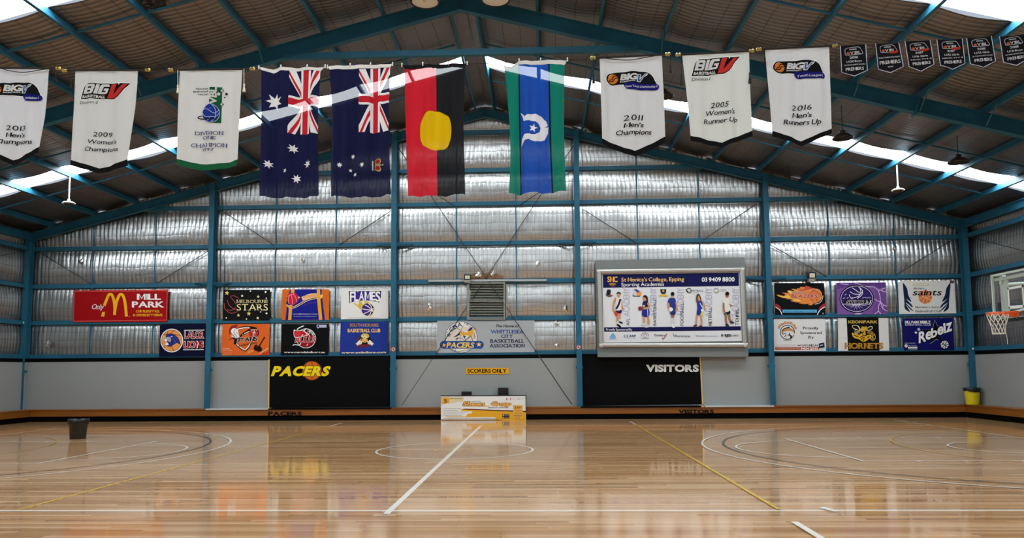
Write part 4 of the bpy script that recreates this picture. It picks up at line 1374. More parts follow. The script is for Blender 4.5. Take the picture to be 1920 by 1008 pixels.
Lm([(980, 350), (980, 430), (1000, 520)], 28, SK2, 1); Lm([(1075, 370), (1125, 395)], 20, SK2, 1); B([(1015, 215), (1045, 200), (1070, 215), (1050, 255), (1020, 250)], SK2, 1); B([(1005, 190), (1030, 150), (1070, 165), (1072, 205), (1045, 215), (1015, 212)], '1C1412', 1)
a.ring(*sc([(1100, 600)], 1250, 530, 9.167)[0], 22, 3, '4A5A54', 28, part=p_); Lm([(945, 465), (1040, 560)], 8, 'B8C26A', 1)
a.build(o)

# louvred vent with its frame, trim bar, floodlights
t = thing('louvre_vent', at(911, 562, 11.02), 'grey louvred wall vent in a steel frame above the association banner', 'vent')
z = (860, 500, 9.69)
GV = mat('weathered_vent_steel', '8A8C86', .5, .4)
GD = mat('vent_blade_steel', '77786F', .45, .5)
mb = MB()
q = lambda x, y, yy=11.0: at(z[0] + x / z[2], z[1] + y / z[2], yy)
for r in ((150, 290, 195, 940), (815, 275, 845, 945), (860, 310, 878, 925)):
    slab(mb, [(z[0] + x / z[2], z[1] + y / z[2]) for x, y in ((r[0], r[1]), (r[2], r[1]), (r[2], r[3]), (r[0], r[3]))], 10.98, .16, GV)
for r in ((150, 280, 845, 305), (195, 610, 815, 632), (150, 935, 845, 960)):
    slab(mb, [(z[0] + x / z[2], z[1] + y / z[2]) for x, y in ((r[0], r[1]), (r[2], r[1]), (r[2], r[3]), (r[0], r[3]))], 10.985, .15, GV)
mb.build('frame', t)
mb = MB()
slab(mb, [(z[0] + x / z[2], z[1] + y / z[2]) for x, y in ((195, 300), (820, 300), (820, 940), (195, 940))], 11.12, .02, BLACKP)
mb.build('back_plate', t)
for y0, y1, n in ((312, 606, 6), (640, 932, 6)):
    for k in range(n):
        ya = y0 + (y1 - y0) * k / n
        yb = y0 + (y1 - y0) * (k + .86) / n
        mb = MB()
        A, B_, C_, D_ = q(212, ya, 11.09), q(812, ya, 11.09), q(812, yb, 11.015), q(212, yb, 11.015)
        d = Vector((0, .006, .006))
        mb.add([A, B_, C_, D_, A + d, B_ + d, C_ + d, D_ + d], [(0, 1, 2, 3), (7, 6, 5, 4), (0, 4, 5, 1), (3, 2, 6, 7), (0, 3, 7, 4), (1, 5, 6, 2)], GD)
        mb.build('louvre_blade', t)
mb = MB()
slab(mb, [(803, 524.2), (1025, 523), (1025, 526.6), (803, 527.8)], 10.97, .06, mat('grey_trim', 'A3A7A6', .5))
tag(mb.build('trim_bar', loc=at(914, 525, 10.97)), 'long pale grey trim bar fixed along the rail above the louvred vent', 'trim bar')
for (px0, py0, px1, py1, lb) in ((870, 514.5, 882.8, 524, 'small black floodlight above the left corner of the louvred vent'), (1516, 509.8, 1530, 522, 'small black floodlight above the flaming basketball sign')):
    cx = (px0 + px1) / 2
    t = thing('floodlight', at(cx, py1, 10.9), lb, 'floodlight')
    mb = MB()
    slab(mb, [(px0, py0), (px1, py0), (px1, py1), (px0, py1)], 10.86, .1, BLK)
    mb.build('housing', t)
    w_, h_ = px1 - px0, py1 - py0
    mb = MB()
    slab(mb, [(px0 + w_ * .16, py0 + h_ * .2), (px1 - w_ * .16, py0 + h_ * .2), (px1 - w_ * .16, py1 - h_ * .18), (px0 + w_ * .16, py1 - h_ * .18)], 10.85, .008, mat('lamp_glass', 'D8D6C4', .25))
    slab(mb, [(cx - w_ * .12, py0 + h_ * .4), (cx + w_ * .12, py0 + h_ * .4), (cx + w_ * .12, py1 - h_ * .4), (cx - w_ * .12, py1 - h_ * .4)], 10.846, .004, mat('led_yellow', 'C9B25A', .4))
    mb.build('lens', t)
    mb = MB()
    slab(mb, [(cx - w_ * .42, py1), (cx + w_ * .42, py1), (cx + w_ * .42, py1 + 5.5), (cx - w_ * .42, py1 + 5.5)], 10.86, .11 if px0 < 1000 else .175, mat('junction_box_grey', '8E8A80', .6))
    mb.build('junction_box', t)
for px, py, lb, xx in ((41.3, 604.5, 'small white dome fixture on the left corner column', None), (1824.5, 653.5, 'tiny white dome fixture beside the right corner column', None)):
    p = at(px, py, 10.72)
    mb = MB()
    r = .075 if px < 100 else .035
    mb.sphere(p, r, WHT, 12, (1, .8, 1))
    mb.tube([p, p + Vector((0, .08 if px < 100 else .3, 0))], r * .5, WHT, 8)
    tag(mb.build('wall_dome', loc=p), lb, 'wall fixture')

# torn and crumpled spots of the foil blanket
TORN = speck_mat('bare_brown_batt', '7D5F48', .9, .3, 14, .6)
FLAP = mat('crumpled_foil', 'D8D8D6', .22, 1.0)
mb = MB()
N_, M_ = 26, 7
vs = []
for j in range(M_):
    for i in range(N_):
        u, v = i / (N_ - 1), j / (M_ - 1)
        px = 878 + 66 * u
        py = 523.5 - (13 + 5 * noise.noise(Vector((u * 5, 0, 3)))) * v * math.sin(PI * min(1, max(0, .08 + .84 * u))) ** .5
        p = at(px, py, 11.075)
        p.y -= .02 * noise.noise(Vector((u * 9, v * 4, 1))) + .012 * math.sin(PI * v)
        vs.append(p)
mb.add(vs, [(j * N_ + i, j * N_ + i + 1, (j + 1) * N_ + i + 1, (j + 1) * N_ + i) for j in range(M_ - 1) for i in range(N_ - 1)], TORN)
tag(mb.build('torn_insulation', wb), 'brown bare insulation where the foil is torn above the vent')
rr = random.Random(5)
for px, py, s in ((152, 490, 4), (805, 575, 5), (1060, 579, 5), (1008, 496, 4.5), (1044, 648, 4), (93, 644, 6), (682, 443, 2.5), (897, 515, 5), (925, 513, 5), (568, 487, 3), (1678, 465, 3), (1043, 606, 4), (1700, 495, 2.5)):
    mb = MB()
    c_ = at(px, py, 11.06)
    k = s * .0205
    vs = [c_ + Vector((0, -.05, 0))]
    n_ = 9
    for i in range(n_):
        q_ = 2 * PI * i / n_
        r_ = k * rr.uniform(.6, 1.3)
        vs.append(c_ + Vector((r_ * math.cos(q_), rr.uniform(-.045, .0), r_ * 1.3 * math.sin(q_))))
    mb.add(vs, [(0, 1 + i, 1 + (i + 1) % n_) for i in range(n_)], FLAP)
    mb.build('torn_foil_flap', wb)

# ------------------------------------------------------------------ court markings (paint on the floor)
def floor_art():
    return Art(lambda x, y, L: Vector((x, y, .0008 + .0004 * L)))


WL, YL = 'E9E6DC', 'D9B24A'
for c_ in (WL, YL, '2E3438'):
    mat('print_' + c_.lower(), c_, .14)
a = floor_art()
a.line([(-20, -7.62), (17, -7.62)], .075, WL, 'white_line').line([(-14.1, 7.62), (14.1, 7.62)], .05, WL, 'white_line')
a.line([(0, -7.85), (0, 7.62)], .085, WL, 'white_line')
a.ring(0, 0, 1.8, .055, WL, part='white_line')
a.ring(0, 0, .45, .04, YL, part='yellow_line')
for s in (-1, 1):
    a.line([(s * 5.08, -7.6), (s * 5.08, 7.6)], .06, YL, 'yellow_line')
    a.line([(s * 5.08, 7.7), (s * 5.08, 9.3)], .06, WL, 'white_line')
    a.line(ell(s * 12.55, 0, 6.75, 6.75, 60, PI / 2, 1.5 * PI) if s > 0 else ell(s * 12.55, 0, 6.75, 6.75, 60, -PI / 2, PI / 2), .055, WL, 'white_line')
    a.line(ell(s * 12.55, 0, 6.25, 6.25, 60, PI / 2, 1.5 * PI) if s > 0 else ell(s * 12.55, 0, 6.25, 6.25, 60, -PI / 2, PI / 2), .05, '2E3438', 'dark_line')
    for y in (-6.75, 6.75):
        a.line([(s * 12.55, y), (s * 14.1, y)], .05, WL, 'white_line')
    a.line(ell(s * 8.28, 0, 1.8, 1.8, 40, PI / 2, 1.5 * PI) if s > 0 else ell(s * 8.28, 0, 1.8, 1.8, 40, -PI / 2, PI / 2), .05, WL, 'white_line')
    a.line([(s * 8.28, -2.45), (s * 8.28, 2.45)], .06, WL, 'white_line')
    for y in (-2.45, 2.45):
        a.line([(s * 8.28, y), (s * 14.1, y)], .04, WL, 'white_line')
        for x in (9.3, 10.2, 11.3, 12.2):
            a.line([(s * x, y), (s * x, y * 1.05)], .09, WL, 'white_line')
    a.line(ell(s * 15.25, 0, 4.9, 4.9, 50, PI / 2, 1.5 * PI) if s > 0 else ell(s * 15.25, 0, 4.9, 4.9, 50, -PI / 2, PI / 2), .05, YL, 'yellow_line')
    a.line(ell(s * 12.55, 0, 1.25, 1.25, 30, PI / 2, 1.5 * PI) if s > 0 else ell(s * 12.55, 0, 1.25, 1.25, 30, -PI / 2, PI / 2), .05, WL, 'white_line')
    a.line([(s * 14.15, -7.6), (s * 14.15, 9.4 if s > 0 else 7.7)], .05, WL, 'white_line')
    a.line([(s * 5.0, -8.45), (s * 5.0, -11)], .085, WL, 'white_line')
a.line([(5.66, -7.5), (5.74, -7.78)], .08, WL, 'white_line').line([(9.6, -8.36), (11.5, -8.36)], .03, WL, 'white_line')
a.build(floor)
mb = MB()
mb.box((-.15, -8.03, .001), (.15, -7.86, .004), mat('floor_socket_plate', 'A88A66', .35))
mb.box((-.03, -7.96, .004), (.03, -7.93, .006), BLK)
tag(mb.build('floor_plate', loc=(0, -7.95, .001)), 'small square cover plate let into the floor at the near end of the halfway line', 'cover plate')

# ------------------------------------------------------------------ bench round the walls
def bench(name, label, boxes_seat, boxes_front, boxes_kick, m, loc):
    t = thing(name, loc, label, 'bench', 'timber wall benches')
    for nm, bs, mm in (('seat', boxes_seat, m), ('front_board', boxes_front, m), ('toe_recess', boxes_kick, BLACKP)):
        mb = MB()
        for b_ in bs:
            mb.box(*b_, mm)
        mb.build(nm, t)
    return t


bk = bench('wall_bench', 'long timber bench below the end wall with black lettering on its front', [((-17.3, 10.58, .425), (17.3, 11.0, .462))], [((-17.3, 10.605, .20), (17.3, 10.64, .425))], [((-17.3, 10.68, 0), (17.3, 10.72, .425))], TIMB, (0, 10.8, 0))
bench('wall_bench', 'timber bench along the left side wall', [((-17.8, -12, .425), (-17.28, 11.0, .462))], [((-17.34, -12, .20), (-17.305, 10.6, .425))], [((-17.42, -12, 0), (-17.38, 10.68, .425))], TIMBY, (-17.5, 0, 0))
bench('wall_bench', 'timber bench along the right side wall', [((17.28, -12, .425), (17.8, 11.0, .462))], [((17.305, -12, .20), (17.34, 10.6, .425))], [((17.38, -12, 0), (17.42, 10.68, .425))], TIMBY, (17.5, 0, 0))
LG = mat('pale_grey_edge_paint', 'B9BDBE', .5)
for p0, p1, m_ in ((386, 499, LG), (503.5, 734, BLACKP), (1089, 1315, BLACKP), (1322, 1451, LG)):
    x0, x1 = at(p0, 764, 10.6).x, at(p1, 764, 10.6).x
    mb = MB()
    mb.box((x0, 10.572, .42), (x1, 10.99, .467), m_)
    mb.build('painted_edge', bk)
for p0, p1 in ((499.5, 503.5), (1315, 1319)):
    x0, x1 = at(p0, 764, 10.6).x, at(p1, 764, 10.6).x
    mb = MB()
    mb.box((x0, 10.571, .42), (x1, 10.99, .4675), pmat('D9B66A'))
    mb.build('painted_edge', bk)
a = Art(lambda px, py, L: at(px, py, 10.604 - .0004 * L))
a.zoom(400, 520, 3.6)
a.text('PACERS', 372, 906, 594, 930, '14100C', .05, sp=.16)
a.zoom(1070, 650, 4.8)
a.text('VISITORS', 975, 566, 1286, 598, '14100C', .05, sp=.16)
a.build(bk)

# ------------------------------------------------------------------ sponsor board standing on the floor
z = (810, 690, 9.165)
ys_ = 10.46
pts = zr(*z, [(155, 472), (1615, 468), (1615, 905), (155, 905)])
mb = MB()
p0, p1 = at(*pts[0], ys_), at(*pts[2], ys_)
mb.box((p0.x, ys_, 0), (p1.x, ys_ + .05, p0.z), pmat('E9E8E4'))
o = mb.build('sponsor_board', loc=((p0.x + p1.x) / 2, ys_, 0))
tag(o, 'white and yellow advertising board standing on the floor before the bench', 'board')
mb = MB()
mb.box((p0.x - .01, ys_ - .008, p0.z - .02), (p1.x + .02, ys_ + .06, p0.z + .012), BLK)
mb.box((p1.x - .008, ys_ - .008, .25), (p1.x + .02, ys_ + .06, p0.z), BLK)
for s in (.2, .8):
    xx = p0.x + (p1.x - p0.x) * s
    mb.box((xx - .02, ys_ + .05, 0), (xx + .02, ys_ + .09, p0.z - .05), BLK)
mb.build('edge_frame', o)
a = plane_art(ys_ - .001)
a.zoom(*z)
YE = 'E2A62C'
a.poly([(500, 712), (570, 700), (1612, 748), (1612, 890), (160, 890), (160, 870)], YE).poly([(500, 708), (570, 695), (1612, 732), (1612, 752), (700, 716)], '5A1A14')
a.poly([(160, 690), (505, 690), (500, 735), (690, 740), (685, 772), (610, 780), (585, 828), (160, 830)], 'EDEBE4')
a.poly([(160, 498), (545, 498), (540, 560), (165, 622)], 'E0CFA0').poly([(160, 498), (300, 498), (298, 596), (165, 622)], 'E0A544')
a.rect(160, 840, 1090, 878, 'F0EFEA').poly([(160, 878), (1090, 878), (1340, 892), (160, 892)], '7A4A12')
a.text('5', 208, 528, 254, 592, '4A2418', .012)
a.text('IMPORTANT REASONS', 315, 512, 520, 526, '4A3A22', .015)
a.text('Sheen', 530, 575, 890, 645, 'F0B25A', .03, .3, outline=('5A2C14', .05)).line([(880, 645), (970, 645)], 16, 'F0B25A', 'lettering').text('Group', 1010, 575, 1350, 645, 'F0B25A', .03, .3, outline=('5A2C14', .05))
a.text('MARK HOTTON', 680, 560, 835, 574, '2A2420', .012).text('SERVING YOU ON THE ROAD', 965, 670, 1310, 683, '2A2420', .015)
for i, (tx, x1) in enumerate((('1 Accident replacement vehicle', 500), ('2 Free pick up and delivery', 440), ('3 We manage the repairs from start to end', 620), ('4 All work backed by warranty', 540), ('5 Towing and storage for free', 510))):
    a.text(tx, 185, 684 + i * 30, x1, 698 + i * 30, '5A4E42', .004)
a.text('FULL SMASH REPAIR SERVICE PROVIDED FOR CLUB EXCLUSIVE PROGRAM NOT 1300', 190, 852, 1080, 868, '3A3430', .012)
a.rect(1210, 788, 1330, 860, '1A1512').text('APP STORE', 1245, 798, 1318, 814, 'D8C8A0').text('GET IT ON', 1245, 834, 1318, 850, 'D8C8A0').disc(1228, 805, 9, 'E8E8E4', n=10).disc(1228, 842, 9, 'E8E8E4', n=10)
a.rect(1395, 632, 1558, 865, 'E6AE52').text('$300', 1425, 655, 1530, 692, '6A3A1A', .012).text('DONATED BACK', 1415, 714, 1540, 726, '6A3A1A', .01).text('TO YOUR', 1430, 742, 1525, 754, '6A3A1A', .01).text('CLUB FOR', 1410, 770, 1545, 782, '6A3A1A', .01).text('EVERY REPAIR', 1410, 806, 1545, 826, '6A3A1A', .014).text('BOOKED', 1435, 842, 1515, 854, '6A3A1A', .01)
a.disc(1285, 524, 12, '3A3A3A', n=10).text('AUTO', 1262, 542, 1308, 550, '5A5A5A').rect(1340, 508, 1354, 548, 'B8343A').text('HOT', 1378, 514, 1420, 522, 'A0686A').text('CARS', 1388, 532, 1436, 540, '8A6A6A').ring(1488, 526, 28, 4, '8A9094', 14).text('FLEET', 1535, 518, 1585, 530, 'B8BCC0')
a.build(o)
for (x0, y0, x1, lb) in ((865.2, 733.6, 883.8, 'lower of two black boxes on the bench behind the sponsor board'), (933.6, 726.6, 952.9, 'taller of two black boxes on the bench behind the sponsor board')):
    A, B_ = at(x0, y0, 10.70), at(x1, y0, 10.70)
    mb = MB()
    c = (A.x + B_.x) / 2
    r = .025
    w2 = (B_.x - A.x) / 2
    h_ = A.z - .467
    prof = [(-w2, 0), (w2, 0), (w2, h_ - r), (w2 - r * .3, h_ - r * .3), (w2 - r, h_), (-w2 + r, h_), (-w2 + r * .3, h_ - r * .3), (-w2, h_ - r)]
    mb.extrude(prof, (c, 10.70, .4665), (c, 10.92, .4665), (1, 0, 0), (0, 0, 1), BLK)
    o = mb.build('scoring_box', loc=(c, 10.8, .4665))
    tag(o, lb, 'box', 'scoring boxes')
    mb = MB()
    mb.extrude([(-w2 + .03, .03), (w2 - .03, .03), (w2 - .03, h_ - .03), (-w2 + .03, h_ - .03)], (c, 10.694, .4665), (c, 10.70, .4665), (1, 0, 0), (0, 0, 1), mat('dark_screen', '151719', .25))
    mb.build('front_panel', o)

# ------------------------------------------------------------------ bins
p = at(146, 822, z=0)
t = thing('rubbish_bin', (p.x, p.y, 0), 'black rubbish bin with a bag liner alone on the court floor', 'bin')
mb = MB()
mb.lathe([(0, .0), (.20, .0), (.205, .02), (.245, .50), (.255, .515), (.24, .515), (.195, .04), (0, .04)], p, BLK, 28)
mb.build('bucket', t, True)
mb = MB()
BAG = mat('black_bag_film', '101112', .28)
prof, N = [], 40
vs, fs = [], []
for i, (r, h) in enumerate(((.262, .40), (.268, .46), (.272, .51), (.262, .545), (.235, .535), (.22, .44))):
    for k in range(N):
        q_ = 2 * PI * k / N
        n_ = noise.noise(Vector((math.cos(q_) * 3, math.sin(q_) * 3, i * .9)))
        n2 = noise.noise(Vector((math.cos(q_) * 8, math.sin(q_) * 8, i * .5)))
        rr = r * (1 + .03 * n_ + .03 * n2)
        vs.append((p.x + rr * math.cos(q_), p.y + rr * math.sin(q_), h + .025 * n_ + (.03 * n2 if i in (0, 3) else 0)))
fs = [(i * N + k, i * N + (k + 1) % N, (i + 1) * N + (k + 1) % N, (i + 1) * N + k) for i in range(5) for k in range(N)]
mb.add(vs, fs, BAG)
mb.build('bag_liner', t, True)
p = at(1823, 745, 10.44)
t = thing('rubbish_bin', (p.x, p.y, .4665), 'yellow rubbish bin with black bag liner on the bench in the right corner', 'bin')
p.z = .4665
mb = MB()
YB_ = mat('yellow_plastic', 'E6D31E', .4)
mb.lathe([(0, .0), (.20, .0), (.208, .02), (.262, .56), (.27, .575), (.25, .575), (.20, .04), (0, .04)], p, YB_, 28)
mb.build('bucket', t, True)
mb = MB()
vs = []
for i, (r, h) in enumerate(((.278, .47), (.285, .54), (.288, .585), (.27, .605), (.24, .59), (.225, .5))):
    for k in range(N):
        q_ = 2 * PI * k / N
        n_ = noise.noise(Vector((math.cos(q_) * 2 + 4, math.sin(q_) * 2, i * .9)))
        n2 = noise.noise(Vector((math.cos(q_) * 8 + 4, math.sin(q_) * 8, i * .5)))
        rr = r * (1 + .03 * n2)
        vs.append((p.x + rr * math.cos(q_), p.y + rr * math.sin(q_), p.z + h + (.05 * n_ - .03 * math.cos(q_ + .8)) * (i == 0) + .02 * n2))
mb.add(vs, fs, BAG)
mb.build('bag_liner', t, True)

# ------------------------------------------------------------------ basketball goal on the right
HX, BX = 12.43, 12.86
t = thing('basketball_goal', (BX, 0, 2.9), 'wall mounted basketball goal with clear backboard, orange ring and white net', 'basketball goal')
GLASS = mat('clear_backboard_glass', 'FFFFFF', .02)
GLASS.node_tree.nodes['Principled BSDF'].inputs['Transmission Weight'].default_value = 1
GLASS.node_tree.nodes['Principled BSDF'].inputs['IOR'].default_value = 1.1
PALE = mat('pale_green_steel', 'BFCFC6', .45)
ZB, ZT = 2.93, 4.0
mb = MB()
mb.box((BX, -.9, ZB), (BX + .015, .9, ZT), GLASS)
mb.build('glass_panel', t)
mb = MB()
for bx in (((BX - .01, -.92, ZT - .025), (BX + .04, .92, ZT + .02)), ((BX - .01, -.92, ZB - .02), (BX + .04, .92, ZB + .03)), ((BX - .01, .875, ZB), (BX + .04, .92, ZT)), ((BX - .01, -.92, ZB), (BX + .04, -.875, ZT))):
    mb.box(*bx, PALE)
mb.build('board_frame', t)
mb = MB()
for bx in (((-.295, 3.60), (.295, 3.65)), ((-.295, 3.15), (.295, 3.20)), ((-.295, 3.15), (-.245, 3.65)), ((.245, 3.15), (.295, 3.65))):
    mb.box((BX - .004, bx[0][0], bx[0][1]), (BX - .001, bx[1][0], bx[1][1]), pmat('DDE6E0'))
mb.build('target_square', t)
mb = MB()
for y in (-.55, .62):
    mb.box((BX + .06, y - .05, 2.98), (BX + .15, y + .05, 3.98), PALE)
    mb.box((BX + .06, y - .2, 3.0), (BX + .11, y - .13, 3.9), PALE)
    for zz in (3.2, 3.75):
        mb.tube([(BX + .1, y, zz), (17.8, y * 1.6, zz + .35)], .04, PALE, 8)
    mb.tube([(BX + .04, y, 3.8), (BX + .12, y, 3.8)], .06, PALE, 10)
mb.box((BX + .05, -.9, 3.86), (BX + .12, .9, 3.93), PALE)
mb.tube([(BX + .12, -.55, 3.05), (17.8, -.9, 4.3)], .03, PALE, 8)
mb.tube([(BX + .12, .62, 3.05), (17.8, .9, 4.3)], .03, PALE, 8)
mb.build('support_frame', t)
mb = MB()
for y in (-.45, .45):
    mb.box((BX - .03, y - .42, 2.86), (BX + .06, y + .42, 2.94), BLK)
mb.box((BX + .16, .85, 3.0), (BX + .24, .97, 3.35), BLK)
mb.build('edge_padding', t)
OR = mat('orange_ring_paint', 'E2561A', .4)
mb = MB()
mb.tube([(HX + .228 * math.cos(2 * PI * k / 36), .228 * math.sin(2 * PI * k / 36), 3.05) for k in range(37)], .011, OR, 8, False)
mb.tube([(HX + .228 * math.cos(2 * PI * k / 36), .228 * math.sin(2 * PI * k / 36), 3.015) for k in range(37)], .008, OR, 8, False)
mb.extrude([(-.09, -.09), (.09, -.09), (.09, .03), (-.09, .03)], (HX + .21, 0, 3.05), (BX - .004, 0, 3.05), (0, 1, 0), (0, 0, 1), OR)
for s in (-1, 1):
    mb.tube([(HX + .05, s * .225, 3.045), (BX - .02, s * .09, 3.045)], .012, OR, 8)
ring = mb.build('ring', t)
mb = MB()
NETM = mat('white_net_cord', 'E4E0D4', .8)
lv = [(.225, 3.03), (.205, 2.93), (.17, 2.83), (.145, 2.73), (.132, 2.63), (.13, 2.56)]
M_ = 12
for k in range(M_):
    for s in (-1, 1):
        pts = [(HX + r * math.cos(2 * PI * (k + s * i * .5) / M_), r * math.sin(2 * PI * (k + s * i * .5) / M_), h) for i, (r, h) in enumerate(lv)]
        mb.tube(pts, .006, NETM, 5)
mb.tube([(HX + .13 * math.cos(2 * PI * k / 24), .13 * math.sin(2 * PI * k / 24), 2.57) for k in range(25)], .006, NETM, 5, False)
mb.tube([(HX + .1, -.09, 2.6), (HX + .12, -.1, 2.45), (HX + .13, -.08, 2.33)], .006, NETM, 5)
mb.build('net', t)

# ------------------------------------------------------------------ flags and banners on the rope
YR = -6.0
EDGE = 3.5


def cloth(amp, k, ph, top, y0=YR, sheer=False):
    def P(px, py, L):
        p = at(px, py, y0)
        g = min(1.0, max(0.0, (py - top) / 60.0))
        q = amp * (.25 + .75 * g)
        p.y += q * (math.sin(k * p.x + ph + .5 * p.z) + .5 * math.sin(2.3 * k * p.x + 1.7 * ph - .7 * p.z) + .10 * math.sin(4.1 * k * p.x + ph * 3 + p.z)) - (L * .0009 + (.004 if L else 0))
        return p
    return P


def sheet(name, outline, col, P, step=5.0, inlays=(), parent=None, kindcloth=True, loc=None):
    """cloth cut to an outline (photograph pixels), finely gridded, other colours sewn in"""
    import bmesh
    bm = bmesh.new()
    bm.faces.new([bm.verts.new((x, y, 0)) for x, y in outline])
    xs = [p_[0] for p_ in outline]
    yy = [p_[1] for p_ in outline]

    def cut(co, no, faces=None):
        fs_ = list(bm.faces) if faces is None else faces
        es = list({e for f in fs_ for e in f.edges})
        vs_ = list({v for f in fs_ for v in f.verts})
        bmesh.ops.bisect_plane(bm, geom=vs_ + es + fs_, dist=1e-4, plane_co=co, plane_no=no)
    x = min(xs) + step
    while x < max(xs):
        cut((x, 0, 0), (1, 0, 0))
        x += step
    y = min(yy) + step
    while y < max(yy):
        cut((0, y, 0), (0, 1, 0))
        y += step
    cols = [col]
    for pts, c in inlays:
        if c not in cols:
            cols.append(c)
        mi = cols.index(c)
        ax, bx, ay, by = min(p_[0] for p_ in pts), max(p_[0] for p_ in pts), min(p_[1] for p_ in pts), max(p_[1] for p_ in pts)
        N_ = len(pts)
        for i in range(N_):
            p_, q_ = pts[i], pts[(i + 1) % N_]
            ex, ey = min(p_[0], q_[0]) - .1, min(p_[1], q_[1]) - .1
            fx, fy = max(p_[0], q_[0]) + .1, max(p_[1], q_[1]) + .1
            sel = []
            for f in bm.faces:
                vx = [v.co.x for v in f.verts]
                vy = [v.co.y for v in f.verts]
                if max(vx) > ex and min(vx) < fx and max(vy) > ey and min(vy) < fy:
                    sel.append(f)
            d = Vector((q_[0] - p_[0], q_[1] - p_[1], 0))
            if sel and d.length > 1e-5:
                cut((p_[0], p_[1], 0), (-d.y, d.x, 0), sel)
        for f in bm.faces:
            c_ = f.calc_center_median()
            if ax <= c_.x <= bx and ay <= c_.y <= by:
                ins = False
                j = N_ - 1
                for i in range(N_):
                    if (pts[i][1] > c_.y) != (pts[j][1] > c_.y) and c_.x < (pts[j][0] - pts[i][0]) * (c_.y - pts[i][1]) / (pts[j][1] - pts[i][1]) + pts[i][0]:
                        ins = not ins
                    j = i
                if ins:
                    f.material_index = mi
    bmesh.ops.triangulate(bm, faces=[f for f in bm.faces if len(f.verts) > 4])
    L0 = Vector(loc) if loc is not None else Vector((0, 0, 0))
    for v in bm.verts:
        v.co = P(v.co.x, v.co.y, 0) - L0
    me = bpy.data.meshes.new(name)
    bm.to_mesh(me)
    bm.free()
    for c in cols:
        me.materials.append(pmat(c, kindcloth))
    me.polygons.foreach_set('use_smooth', [True] * len(me.polygons))
    o = bpy.data.objects.new(name, me)
    COL.objects.link(o)
    if loc is not None:
        o.location = loc
    if parent is not None:
        o.parent = parent
        o.matrix_parent_inverse = Matrix.Translation(parent.location).inverted()
    return o


def uv(quad, pts):
    a, b, c, d = quad
    return [tuple((a[i] * (1 - u) + b[i] * u) * (1 - v) + (d[i] * (1 - u) + c[i] * u) * v for i in (0, 1)) for u, v in pts]


def union_jack(q, cx0, cx1, cy0, cy1):
    """white and red crosses in the unit square of the canton q"""
    R_, W_ = 'C4202E', 'EDEBEA'
    r = []
    mx, my = (cx0 + cx1) / 2, (cy0 + cy1) / 2
    for sx, sy, flip in ((0, 0, 0), (1, 0, 1), (1, 1, 0), (0, 1, 1)):
        g = lambda u, v: ((1 - u if sx else u), (1 - v if sy else v))
        f = lambda pts: uv(q, [g(*p_) for p_ in pts])
        ex, ey = (1 - mx if sx else mx), (1 - my if sy else my)
        r.append((f([(0, 0), (.2, 0), (ex, ey - .1), (ex, ey), (ex - .1, ey), (0, .11)]), W_))
        if flip:
            r.append((f([(.015, 0), (.115, 0), (ex, ey - .06), (ex, ey - .0), (ex - .02, ey)]), R_))
        else:
            r.append((f([(0, .012), (0, .065), (ex - .08, ey), (ex, ey), (ex, ey - .02)]), R_))
    wd, wh = .075, .035
    r.append((uv(q, [(cx0 - wd, 0), (cx1 + wd, 0), (cx1 + wd, 1), (cx0 - wd, 1)]), W_))
    r.append((uv(q, [(0, cy0 - wh), (1, cy0 - wh), (1, cy1 + wh), (0, cy1 + wh)]), W_))
    r.append((uv(q, [(cx0, 0), (cx1, 0), (cx1, 1), (cx0, 1)]), R_))
    r.append((uv(q, [(0, cy0), (1, cy0), (1, cy1), (0, cy1)]), R_))
    return r


def clips(parent, pts, y=YR):
    for px, py in pts:
        mb = MB()
        p_ = at(px, py, y)
        mb.tube([p_ + Vector((0, 0, -.03)), p_ + Vector((0, -.012, .0)), p_ + Vector((0, 0, .03))], .011, WHT, 6)
        mb.build('clip', parent)


FG = 'flags hanging from the rope'
z = (460, 80, 3.15)
Z = lambda pts: zr(*z, pts)
SHEER = 'sheer'
# Australian flag
q = Z([(262, 164), (443, 164), (427, 538), (257, 540)])
inl = union_jack(q, .45, .63, .44, .545)
for x, y, r, n, rr in ((172, 345, 50, 7, 0), (283, 627, 28, 7, 0), (136, 718, 26, 7, 0), (366, 714, 26, 7, 0), (301, 802, 28, 7, 0), (237, 757, 15, 5, .2)):
    c = Z([(x, y)])[0]
    inl.append((starpts(c[0], c[1], r / 3.15, n, .46, -PI / 2 + .22 + rr), 'F0EFEE'))
P = cloth(.05, 15, .6, 128)
ol = Z([(97, 163), (165, 179), (207, 163), (300, 168), (370, 160), (442, 167), (437, 250), (428, 440), (430, 700), (437, 905), (390, 912), (290, 914), (200, 916), (85, 908), (94, 600), (99, 400)])
loc = at(544, 130, YR)
o = sheet('flag', ol, '14163F', P, 5, inl, None, SHEER, loc)
tag(o, 'navy flag with Union Jack and one large star, first flag from the left', 'flag', FG)
sheet('heading_band', Z([(82, 146), (100, 147), (162, 158), (210, 143), (300, 150), (365, 142), (420, 149), (470, 139), (442, 167), (370, 160), (300, 168), (207, 163), (165, 179), (97, 163)]), 'E6E4DE', P, 5, (), o)
clips(o, Z([(80, 146), (210, 142), (365, 140), (472, 139)]))
